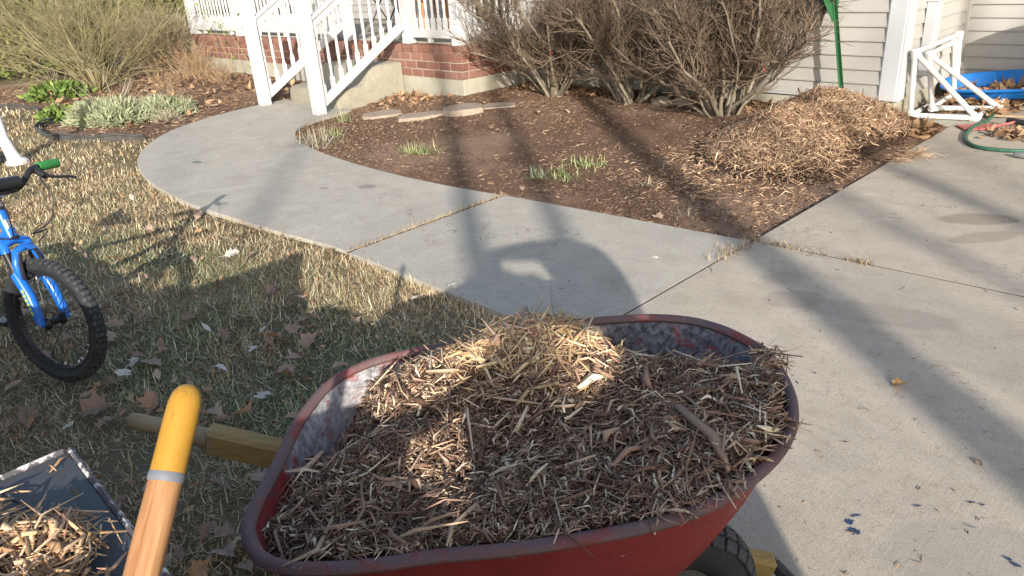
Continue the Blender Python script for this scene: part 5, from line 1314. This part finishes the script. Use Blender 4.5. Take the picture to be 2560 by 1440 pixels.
o = link('stray_splinters', chips_mesh('stray_splinters', np.column_stack([x, y, np.full(n_, 0.806)]), np.tile([0, 0, 1.0], (n_, 1)), np.column_stack([np.cos(a_), np.sin(a_), np.zeros(n_)]), rng.uniform(.015, .05, n_), rng.uniform(.0025, .006, n_), .3), MAT['chips_fresh'], gm); o['kind'] = 'stuff'
# garden tool leaning on the tailgate
tip, low = Vector((-0.581, 0.1665, 1.092)), Vector((-0.517, 0.077, 0.989)); d = (low - tip).normalized()
tl = thing('garden_tool', 'garden tool with smooth wooden shaft and yellow plastic grip at lower left', 'garden tool', tip + d * 0.42, (-d).to_track_quat('Z', 'Y').to_euler())
toff = -(tip + d * 0.42)
m = N('yellow_plastic'); scr = m.noise(60, 5, .75, m.mapping(m.coord(), (1, 1, 0.35), (0.4, 0.3, 0)), 1.5); m.bump(scr, 0.06, 0.001); m.color(m.mix(m.math('MULTIPLY', m.thr(scr, .60, .68), .55), m.mix(m.math('MULTIPLY', m.thr(m.noise(30, 4, .7), .55, .7), .35), (0.34, 0.18, 0.022), (0.22, 0.12, 0.028)), (0.15, 0.09, 0.03))).rough(0.45); MAT['yellow'] = m.m
m = N('ash_wood'); gr = m.noise(22, 5, .65, m.mapping(m.coord(), (9, 9, 0.7)), 0.4); m.color(m.ramp(gr, [(0.3, (0.22, 0.10, 0.04)), (0.55, (0.33, 0.17, 0.075)), (0.75, (0.43, 0.25, 0.125))])).rough(0.4); MAT['ash'] = m.m
Rr = 0.0134
def along(k): return Vector((0, 0, 0.42 - k))
mb = MB(); mb.tube([along(0.001), along(0.003), along(0.007), along(0.012), along(0.018), along(0.03), along(0.055), along(0.074)], [0.0035, 0.0075, 0.0105, 0.0122, 0.0131, Rr, Rr, Rr * 1.01], 28); mb.build('grip', MAT['yellow'], tl, True)
mb = MB(); mb.tube([along(0.0735), along(0.075), along(0.079), along(0.081)], [Rr * 1.02, Rr * 1.05, Rr * 1.05, Rr], 28); mb.build('collar', simple('grey_collar', (0.13, 0.14, 0.16), 0.6), tl, True)
mb = MB(); mb.tube([along(0.077), along(0.12), along(0.25), along(0.36)], [Rr * 0.97, Rr * 0.99, Rr, Rr], 28); mb.build('shaft', MAT['ash'], tl, True)
mb = MB(); mb.tube([along(0.35), along(0.385)], [Rr * 1.1, 0.012], 14)
for k in (-2, -1, 0, 1, 2):
    side = Vector((1, 0, 0)); mb.tube([along(0.37), along(0.385) + side * k * 0.02, along(0.42) + side * k * 0.022], 0.0035, 6)
mb.build('fork_head', MAT['darkmetal'], tl, True)

# ================================================================ THINGS BY THE GARAGE CORNER
# green steel T-post leaning against the siding
m = N('green_enamel'); co = m.coord(); m.color(m.mix(m.math('MULTIPLY', m.thr(m.noise(40, 4, .7, co), .58, .7), .5), (0.022, 0.10, 0.038), (0.09, 0.13, 0.05))).rough(0.45); MAT['greenmetal'] = m.m
tp = thing('metal_post', 'green studded steel fence post leaning on the siding behind the mulch pile', 'fence post', (-2.44, 6.16, 0.02))
d = Vector((-0.185, 0.075, 0.77)).normalized(); Rm = d.to_track_quat('Z', 'Y').to_matrix()
mb = MB(); mb.box(d * 0.9, (0.036, 0.004, 1.8), Rm); mb.box(d * 0.9 + Rm @ Vector((0, 0.017, 0)), (0.004, 0.03, 1.797), Rm); mb.build('bar', MAT['greenmetal'], tp)
for k in range(26):
    mb = MB(); mb.box(d * (0.12 + k * 0.062) + Rm @ Vector((0, -0.006, 0)), (0.016, 0.010, 0.014), Rm, 0.002); mb.build('stud', MAT['greenmetal'], tp)
mb = MB(); z0 = 0.79
pl = [(-0.012, 0), (0.03, 0.0), (0.115, 0.20), (0.115, 0.34), (-0.07, 0.34), (-0.07, 0.2)]
mb.add([d * (z0 + b_) + Rm @ Vector((a_, -0.004 - q, 0)) for q in (0, 0.004) for a_, b_ in pl], [tuple(range(6)), tuple(reversed(range(6, 12)))] + [(i, 6 + i, 6 + (i + 1) % 6, (i + 1) % 6) for i in range(6)]); mb.build('anchor_plate', MAT['greenmetal'], tp)

# two nested PVC pipe goals
def goal(label, near, far, mid=None):
    g_o = near[0]; th = thing('pipe_frame', label, 'pipe frame', g_o, (0, 0, 0), 'white plastic pipe goals'); O_ = Vector(g_o); r = 0.021
    def pipe(a_, b_): mb = MB(); mb.tube([Vector(a_) - O_, Vector(b_) - O_], r, 12); mb.build('pipe', MAT['pvc'], th, True)
    def joint(p, dirs):
        for d_ in dirs:
            dv = (Vector(d_) - Vector(p)).normalized(); mb = MB(); mb.tube([Vector(p) - O_ - dv * 0.018, Vector(p) - O_ + dv * 0.048], r * 1.28, 12); mb.build('elbow', MAT['pvc'], th, True)
    a_, b_, c_ = near; pipe(a_, b_); pipe(a_, c_); pipe(b_, c_); pipe(far[0], far[1]); pipe(far[0], far[2])
    for i in range(3): pipe(near[i], far[i])
    for i in range(3): joint(near[i], [near[(i + 1) % 3], near[(i + 2) % 3], far[i]])
    joint(far[0], [far[1], far[2], near[0]]); joint(far[1], [far[0], near[1]]); joint(far[2], [far[0], near[2]])
    if mid is not None: pipe(*mid)
goal('white pipe frame nearest the house corner, its slanted pipe ending by the red scraper', [(-2.06, 6.56, 0.026), (-2.06, 6.45, 0.535), (-1.60, 6.66, 0.026)], [(-2.06, 7.70, 0.03), (-2.06, 7.52, 0.56), (-1.72, 7.78, 0.03)])
goal('second white pipe frame nested behind the first, slanting toward the leaf litter', [(-1.955, 6.73, 0.062), (-1.965, 6.48, 0.52), (-1.56, 7.10, 0.030)], [(-2.0, 7.42, 0.066), (-2.005, 7.20, 0.53), (-1.64, 7.60, 0.07)])

# blue plastic sled with leaves
m = N('blue_plastic'); m.color(m.mix(m.math('MULTIPLY', m.thr(m.noise(7, 4, .6), .5, .75), .3), (0.012, 0.15, 0.50), (0.05, 0.20, 0.45))).rough(0.4); MAT['blueplastic'] = m.m
sd_ = thing('plastic_sled', 'shallow bright blue plastic sled holding dead leaves against the right wall', 'sled', (-1.52, 7.52, 0.10), (math.radians(13), math.radians(-5), math.radians(8)))
n = 48
def sup(a_, w_, h_, e_=0.55): c_, s_ = math.cos(a_), math.sin(a_); return (math.copysign(abs(c_) ** e_, c_) * w_, math.copysign(abs(s_) ** e_, s_) * h_)
secs = [(0.60, 0.235, 0.108), (0.575, 0.215, 0.112), (0.555, 0.20, 0.10), (0.51, 0.17, 0.02), (0.48, 0.15, 0.0), (0.2, 0.05, 0.002)]
mb = MB(); vs = []
for w_, h_, z in secs: vs += [(*sup(2 * PI * k / n, w_, h_, 0.7), z) for k in range(n)]
fs = [(i * n + k, i * n + (k + 1) % n, (i + 1) * n + (k + 1) % n, (i + 1) * n + k) for i in range(len(secs) - 1) for k in range(n)] + [tuple((len(secs) - 1) * n + k for k in range(n))]
b0 = len(vs)
for w_, h_, z in ((0.60, 0.235, 0.108), (0.597, 0.233, 0.095), (0.555, 0.20, 0.085), (0.515, 0.175, 0.012), (0.48, 0.152, -0.006)): vs += [(*sup(2 * PI * k / n, w_, h_, 0.7), z) for k in range(n)]
fs += [tuple(reversed((b0 + i * n + k, b0 + i * n + (k + 1) % n, b0 + (i + 1) * n + (k + 1) % n, b0 + (i + 1) * n + k))) for i in range(4) for k in range(n)] + [tuple(reversed([b0 + 4 * n + k for k in range(n)]))]
mb.add(vs, fs); mb.build('shell', MAT['blueplastic'], sd_, True)
mb = MB(); mb.add([(-0.06, 0.192, 0.055), (0.05, 0.192, 0.055), (0.05, 0.1985, 0.09), (-0.06, 0.1985, 0.09)], [(0, 1, 2, 3)]); stk = mb.build('sticker', simple('pale_sticker', (0.50, 0.40, 0.38), 0.5), sd_)
for k in range(4):
    mb = MB(); zz = 0.059 + k * 0.0085; mb.add([(-0.055, 0.1905 + k * .0015, zz), (0.045, 0.1905 + k * .0015, zz), (0.045, 0.1912 + k * .0015, zz + .003), (-0.055, 0.1912 + k * .0015, zz + .003)], [(0, 1, 2, 3)]); mb.build('stripe', simple('red_stripe', (0.38, 0.10, 0.09), 0.5), stk)
mb = MB(); mb.add([(-0.056, 0.1945, 0.074), (-0.015, 0.1945, 0.074), (-0.015, 0.1975, 0.0895), (-0.056, 0.1975, 0.0895)], [(0, 1, 2, 3)]); mb.build('canton', simple('navy', (0.05, 0.05, 0.12), 0.5), stk)

# leaf builders
def leaf_outline(kind, rr):
    if kind == 0:   # lobed
        L = [(0, 0), (0.10, 0.06), (0.30, 0.28), (0.36, 0.14), (0.55, 0.36), (0.60, 0.16), (0.82, 0.22), (1.0, 0.0)]
    elif kind == 1: # lance
        L = [(0, 0), (0.12, 0.10), (0.3, 0.19), (0.5, 0.22), (0.7, 0.18), (0.88, 0.09), (1.0, 0.0)]
    else:           # maple
        L = [(0, 0), (0.08, 0.12), (-0.02, 0.38), (0.25, 0.30), (0.38, 0.55), (0.50, 0.30), (0.62, 0.30), (0.60, 0.14), (1.0, 0.0)]
    return [(x, y * rr.uniform(0.85, 1.15)) for x, y in L]
def leaf_mesh(kind, seed, curl):
    rr = random.Random(seed); L = leaf_outline(kind, rr); n = len(L); mb = MB(); c1, c2 = rr.uniform(-1, 1) * curl, rr.uniform(0.2, 1) * curl
    def P(x, y): return Vector((x - 0.5, y, c2 * (abs(y) * 1.1 + 0.0) + c1 * (x - 0.5) ** 2 * 1.2 + 0.05 * math.sin(7 * x + 5 * y)))
    vs = [P(x, 0) for x, y in L] + [P(x, y) for x, y in L[1:-1]] + [P(x, -y * 0.95) for x, y in L[1:-1]]
    fs = []
    for i in range(n - 1):
        up_i = lambda k: k if k in (0, n - 1) else n + k - 1
        dn_i = lambda k: k if k in (0, n - 1) else n + (n - 2) + k - 1
        for f_ in ((i, i + 1, up_i(i + 1), up_i(i)), (i, dn_i(i), dn_i(i + 1), i + 1)):
            f2 = []
            for v in f_:
                if v not in f2: f2.append(v)
            if len(f2) > 2: fs.append(tuple(f2))
    mb.add(vs, fs)
    mb.tube([P(0, 0), P(0, 0) + Vector((-0.18, 0.02, 0.03)), P(0, 0) + Vector((-0.34, 0.06, 0.04))], [0.018, 0.013, 0.012], 4)
    return mb.mesh('fallen_leaf')
LM = {}
for mat in ('deadleaf', 'paleleaf', 'orangeleaf'):
    LM[mat] = []
    for k in range(9):
        me = leaf_mesh((0, 1, 2, 1, 0, 1, 0, 1, 1)[k] if mat != 'paleleaf' else (1, 0, 1)[k % 3], 100 + k, 0.4 + 0.18 * (k % 4)); me.materials.append(MAT[mat]); LM[mat].append(me)
def leaf(x, y, z, size, mat, label, group, k=None, rz=None, tilt=0.25):
    me = LM[mat][rnd.randrange(9) if k is None else k]; o = bpy.data.objects.new('fallen_leaf', me); C.objects.link(o)
    o.location = (x, y, z); o.scale = (size,) * 3; o.rotation_euler = (rnd.gauss(0, tilt), rnd.gauss(0, tilt), rnd.uniform(0, 6.28) if rz is None else rz)
    return tag(o, label, 'leaf', group)
# leaf litter inside the sled and round the pipes
def leaf_litter(name, label, n, fn, size, parent=None, seed=1):
    g2 = np.random.default_rng(seed); P_ = fn(g2, n); n = len(P_); a_ = g2.uniform(0, 2 * PI, n); T = unit(np.stack([np.cos(a_), np.sin(a_), g2.normal(0, .35, n)], 1)); Nn = unit(np.stack([g2.normal(0, .5, n), g2.normal(0, .5, n), np.ones(n)], 1)); Nn = unit(Nn - T * np.sum(Nn * T, 1, keepdims=True))
    L = g2.uniform(size * .5, size * 1.2, n); o = link(name, strip_mesh(name, P_, T, Nn, L, L * g2.uniform(.3, .7, n), 0.9), MAT['litterleaf'], parent)
    if parent is None: tag(o, label, 'leaves')
    o['kind'] = 'stuff'; return o
slv = leaf_litter('leaf_litter', 'dead brown leaves lying in the blue sled', 230, lambda g2, n: np.column_stack([g2.uniform(-.45, .45, n), g2.uniform(-.13, .13, n), g2.uniform(.008, .04, n)]), 0.09, None, 5)
slv.location = sd_.location; slv.rotation_euler = sd_.rotation_euler
leaf_litter('leaf_litter', 'brown leaf litter caught between the white pipe frames', 420, lambda g2, n: np.column_stack([g2.uniform(-2.10, -1.45, n), g2.uniform(6.85, 7.7, n), g2.uniform(.004, .05, n)]), 0.10, None, 6)
leaf_litter('leaf_litter', 'dark damp leaves in the corner between mulch pile and concrete pad', 300, lambda g2, n: np.column_stack([g2.uniform(-2.12, -1.74, n), g2.uniform(5.85, 6.28, n), g2.uniform(-.01, .04, n)]), 0.09, None, 7)
leaf_litter('leaf_litter', 'reddish brown leaves drifted against the foot of the steps', 240, lambda g2, n: (lambda x, y: np.column_stack([x, y, bed_h(x, y) + g2.uniform(.0, .03, n)]))(g2.normal(-6.85, .22, n), np.minimum(g2.normal(5.0, .16, n), 5.32)), 0.075, None, 8)
leaf_litter('leaf_litter', 'leaves drifted under the bare bushes along the foundation', 700, lambda g2, n: (lambda x, y: np.column_stack([x, y, bed_h(x, y) + g2.uniform(.0, .02, n)]))(g2.uniform(-6.1, -2.9, n), g2.uniform(5.85, 6.38, n)), 0.075, None, 9)
leaf_litter('leaf_litter', 'dead leaves scattered through the planting bed below the porch', 700, lambda g2, n: (lambda x, y: np.column_stack([x, y, bed2_h(x, y) + g2.uniform(.0, .03, n)]))(g2.uniform(-14.5, -8.6, n), g2.uniform(2.6, 5.2, n)), 0.10, None, 10)
leaf_litter('leaf_litter', 'dark leaf heap on the concrete at the right edge beside the hose', 160, lambda g2, n: np.column_stack([g2.normal(-1.22, .10, n), g2.normal(6.30, .10, n), g2.uniform(.004, .03, n)]), 0.08, None, 11)

def crumb_pts(g2, n):
    x = g2.uniform(-7.0, -1.46, n * 2); y = g2.uniform(-0.5, 1.95, n * 2); k = lawn_mask(x, y) & (vnoise(x, y, 2.0, 21, 3) > g2.uniform(0.2, 0.7, n * 2)); x, y = x[k][:n], y[k][:n]
    return np.column_stack([x, y, lawn_h(x, y) + g2.uniform(0.012, 0.03, len(x))])
leaf_litter('leaf_crumbs', 'small brown crumbs of broken leaves sprinkled through the lawn', 2600, crumb_pts, 0.026, None, 31)
# lath, scraper, hose
MAT['lath'] = simple('weathered_lath', (0.36, 0.27, 0.18), 0.8, 0.2, 20)
for lab, a_, b_ in (('weathered wooden lath lying in front of the leaf litter', (-1.62, 6.86, .014), (-1.0, 7.02, .014)), ('second wooden lath behind the first, under the sled', (-1.66, 7.22, .014), (-1.0, 7.30, .014))):
    A_, B_ = Vector(a_), Vector(b_); dv = B_ - A_; mb = MB(); mb.box((0, 0, 0), (dv.length, 0.04, 0.018), None, 0.002); o = mb.build('wooden_lath', MAT['lath']); o.location = (A_ + B_) / 2; o.rotation_euler = (0, 0, math.atan2(dv.y, dv.x)); tag(o, lab, 'lath')
MAT['fadedred'] = simple('faded_red', (0.36, 0.10, 0.09), 0.6, 0.25, 14)
sc = thing('scraper', 'faded red scraper plate with a black handle on the drive', 'scraper', (-1.52, 6.42, 0.004), (0, 0, 0.65))
mb = MB(); mb.box((0.0, 0, 0.006), (0.26, 0.16, 0.012), None, 0.003); mb.build('plate', MAT['fadedred'], sc)
mb = MB(); mb.tube([(0.10, -0.02, 0.014), (0.18, -0.03, 0.03), (0.24, -0.03, 0.045)], 0.009, 8); mb.build('shank', MAT['fadedred'], sc, True)
mb = MB(); mb.tube([(0.20, 0.03, 0.045), (0.21, 0.025, 0.045), (0.30, -0.085, 0.04), (0.305, -0.09, 0.04)], [0.016, 0.022, 0.022, 0.017], 12); mb.build('handle', MAT['blacksatin'], sc, True)
MAT['hosegreen'] = simple('green_hose', (0.03, 0.10, 0.06), 0.5, 0.2, 30)
hs = thing('garden_hose', 'dark green garden hose curving round a clean patch of the drive', 'hose', (-1.5, 6.1, 0.0))
pp = [G(2500, 268, .014), G(2470, 300, .014), G(2428, 322, .014), G(2414, 345, .014), G(2432, 364, .014), G(2480, 373, .014), G(2540, 377, .014), G(2600, 374, .014), G(2680, 350, .014)]
mb = MB(); mb.tube(smooth_open([tuple(p - Vector((-1.5, 6.1, 0))) for p in pp], 60), 0.0135, 10); mb.build('tube', MAT['hosegreen'], hs, True)
mb = MB(); q0, q1 = G(2534, 386, .02) - Vector((-1.5, 6.1, 0)), G(2585, 392, .02) - Vector((-1.5, 6.1, 0)); mb.tube([q0, q0.lerp(q1, .1), q0.lerp(q1, .9), q1], [.012, .020, .020, .014], 12); mb.build('nozzle', simple('grey_nozzle', (0.16, 0.17, 0.17), 0.5), hs, True)

# unseen bin added past the right edge to cast a shadow on the siding
bn = thing('shadow_bin', 'unseen dark bin added by the right wall to shade its siding', 'bin', (-0.98, 7.30, 0))
mb = MB(); mb.lathe([(0.20, 0.06), (0.26, 0.72), (0.28, 0.74), (0.28, 0.78)], 4, Matrix.Rotation(PI / 4, 4, 'Z')); mb.build('body', MAT['hosegreen'], bn)
mb = MB(); mb.lathe([(0.29, 0.78), (0.285, 0.81), (0.22, 0.85), (0.05, 0.86)], 12); mb.build('lid', MAT['hosegreen'], bn, True)
for sx in (-1, 1):
    mb = MB(); torus(mb, 0.06, 0.03, 16, 8); o = mb.build('wheel', MAT['rubber'], bn, True); o.location = (0.12, sx * 0.2, 0.09)

# ================================================================ FALLEN LEAVES
gl1 = 'brown leaves fallen on the lawn'; gl2 = 'pale leaves fallen on the lawn'
named = [(675, 730, 0.075, 'deadleaf', 'broad tan leaf lying flat on the shaded grass beyond the barrow', 2), (745, 742, 0.07, 'deadleaf', 'long narrow tan leaf on the grass next to the broad tan leaf', 1), (495, 578, 0.055, 'orangeleaf', 'orange leaf on the sunlit lawn near the walkway', 0),
         (1035, 745, 0.06, 'paleleaf', 'white curled leaf in front of a small dark hole near the walk', 0), (1130, 712, 0.06, 'paleleaf', 'white leaf on the very edge of the walkway slab', 1), (375, 905, 0.12, 'deadleaf', 'large brown lobed leaf beside the bicycle wheel', 0), (335, 905, 0.06, 'paleleaf', 'grey white leaf touching the large brown leaf by the wheel', 1),
         (255, 1020, 0.12, 'deadleaf', 'big dark brown leaf on the grass below the bicycle wheel', 2), (570, 1385, 0.085, 'deadleaf', 'star shaped brown leaf between the tool grip and the barrow', 2), (720, 920, 0.10, 'deadleaf', 'brown folded leaf standing up beside white leaf scraps', 0),
         (800, 830, 0.06, 'orangeleaf', 'tan leaf in the small sunlit gap above the barrow rim', 1), (660, 985, 0.07, 'paleleaf', 'white crumpled leaf above the barrow handle', 0), (1825, 645, 0.0, '', '', 0)]
for px, py, sz, mt, lab, kk_ in named:
    if not mt: continue
    p = G(px, py, 0.012); leaf(p.x, p.y, 0.014, sz, mt, lab, None, kk_, tilt=0.35)
def zone(px, py):
    if py < 640: return ' on the sunlit grass beside the curved walkway'
    if px < 300 and py < 1000: return ' on the grass under or beside the bicycle wheel'
    if px < 300: return ' on the shaded grass between bicycle and tailgate'
    if py > 1130: return ' on the dark grass between tool grip and barrow'
    if px < 560: return ' on the grass just above the yellow tool grip'
    return ' on the grass beyond the rear of the wheelbarrow'
cnt = 0
while cnt < 130:
    px, py = rnd.uniform(0, 900), rnd.uniform(420, 1440)
    if rnd.random() > 0.25 + 0.75 * (py - 420) / 600: continue
    p = G(px, py)
    if not (lawn_mask(np.array([p.x]), np.array([p.y]))[0]) or p.x < -7.5 or (p.x > -1.5): continue
    mt = 'paleleaf' if rnd.random() < 0.22 else 'deadleaf'
    leaf(p.x, p.y, 0.008 + rnd.random() * 0.012, rnd.uniform(0.045, 0.105), mt, ('dry brown leaf' if mt == 'deadleaf' else 'pale greyish leaf scrap') + zone(px, py), gl1 if mt == 'deadleaf' else gl2, tilt=0.45); cnt += 1
p = G(2252, 968); leaf(p.x, p.y, 0.012, 0.05, 'orangeleaf', 'orange oak leaf alone on the sunlit drive right of the barrow', None, 2, 0.4, 0.3)
p = G(2445, 1160); leaf(p.x, p.y, 0.008, 0.036, 'deadleaf', 'curled brown leaf on the drive at the lower right', None, 1, -0.9, 0.5)
p = G(1635, 647); leaf(p.x, p.y, 0.005, 0.045, 'paleleaf', 'small yellowish leaf on the walkway slab near the arched shadow', None, 1, 0.6, 0.1)
p = G(1825, 332, .03); leaf(p.x, p.y, 0.05, 0.07, 'paleleaf', 'pale green white leaf in the bed below the widest bush', None, 1, 0.6, 0.3)
for px, py in ((1305, 470), (955, 325), (1235, 330), (1640, 545), (1560, 300), (1480, 320), (1205, 300), (1110, 330), (1900, 600), (2030, 560), (2100, 475), (1345, 300), (1420, 300), (1670, 320)):
    p = G(px, py, 0.0); z = float(bed_h(np.array([p.x]), np.array([p.y]))[0]); leaf(p.x, p.y, z + 0.02, rnd.uniform(.05, .085), 'deadleaf', 'dead leaf lying on the dark mulch of the bed', 'dead leaves on the mulch bed', tilt=.3)
# loose splinters and twigs on the paving
n_ = 170; pts = []
while len(pts) < n_:
    px, py = rnd.uniform(900, 2560), rnd.uniform(330, 1440); p = G(px, py)
    if (p.x > -1.68 and p.y < 7.6) or (-3.3 < p.x < -1.72 and 1.98 < p.y < 3.1): pts.append(p)
a_ = rng.uniform(0, 6.28, n_); P_ = np.array([(p.x, p.y, 0.003) for p in pts])
o = link('paving_debris', chips_mesh('paving_debris', P_, np.tile([0, 0, 1.0], (n_, 1)), np.column_stack([np.cos(a_), np.sin(a_), np.zeros(n_)]), rng.lognormal(math.log(.018), .6, n_), rng.uniform(.0015, .0045, n_), .5), MAT['litter']); tag(o, 'tiny twigs and bark splinters sprinkled over the paving', 'debris', kind='stuff')

# ================================================================ TREES behind the camera, casting the long soft shadows
U = Vector((-math.cos(SUN_AZ), -math.sin(SUN_AZ), 0)); Vv = Vector((-U.y, U.x, 0))
if Vv.dot(Vector((0.62, 0.78, 0))) < 0: Vv = -Vv
def tree(label, D, off, r, H_, seed, fork_at, nb, lean_=0.0, spread=0.5):
    rr = random.Random(seed); b = U * D + Vv * off; th = thing('bare_tree', label, 'tree', (b.x, b.y, -0.1), (0, 0, 0), 'bare trees behind the viewpoint')
    k = 10; pts = []; q = Vector((0, 0, 0)); dirv = (Vector((0, 0, 1)) + Vv * lean_)
    for i in range(k): pts.append(tuple(q)); q = q + dirv * (H_ / (k - 1)) + Vv * rr.gauss(0, 0.03)
    rad = [r * (1.25 if i == 0 else 1 - 0.75 * i / (k - 1)) for i in range(k)]
    link('trunk', branch_mesh('trunk', [pts], [rad], 12), MAT['bark'], th)
    B, BR, Tw, TR = [], [], [], []
    for j in range(nb):
        t = rr.uniform(fork_at, 0.98); p, td = lerp_poly(pts, t); a_ = rr.uniform(0, 2 * PI)
        dd = Vector((math.cos(a_), math.sin(a_), 0)) * spread + Vector((0, 0, 0.9)); L_ = H_ * 0.42 * rr.uniform(.6, 1.1)
        p2, r2, _ = grow(p, dd, L_, r * 0.34 * (1.3 - t), 7, .10, .05, rr, .3); B.append(p2); BR.append(r2)
        for q_ in range(7):
            pa, ta = lerp_poly(p2, rr.uniform(.3, 1)); p3, r3, _ = grow(pa, ta + Vector((rr.gauss(0, .6), rr.gauss(0, .6), rr.gauss(.2, .4))), L_ * 0.45, r * 0.10, 7, .12, .03, rr, .3); Tw.append(p3); TR.append(r3)
    link('limbs', branch_mesh('limbs', B, BR, 7), MAT['bark'], th); link('small_branches', branch_mesh('small_branches', Tw, TR, 4), MAT['bark'], th)
tree('bare tree behind the viewpoint casting the broad stripe to the middle bush', 9.5, 1.60, 0.17, 10.5, 61, 0.72, 7)
tree('bare tree behind the viewpoint casting the stripe over the far drive', 15.0, 2.98, 0.13, 12.0, 62, 0.70, 7)
tree('slim bare tree behind the viewpoint casting the stripe by the flagstones', 11.5, 0.28, 0.12, 11.5, 63, 0.66, 6, -0.025)
tree('slim bare tree behind the viewpoint casting the stripe left of the green clumps', 12.5, 0.52, 0.105, 12.0, 64, 0.66, 6, 0.02)
tree('distant bare tree behind the viewpoint shading the curved walk with fine branches', 20.0, -1.1, 0.06, 13.0, 65, 0.62, 8, 0.0, 0.7)
tree('distant bare tree behind the viewpoint, right of the others', 21.0, 4.8, 0.16, 13.0, 66, 0.6, 9, 0.0, 0.7)
tree('tall bare tree behind the viewpoint dappling the near drive', 19.0, 2.25, 0.09, 13.0, 67, 0.42, 13, 0.0, 0.6)
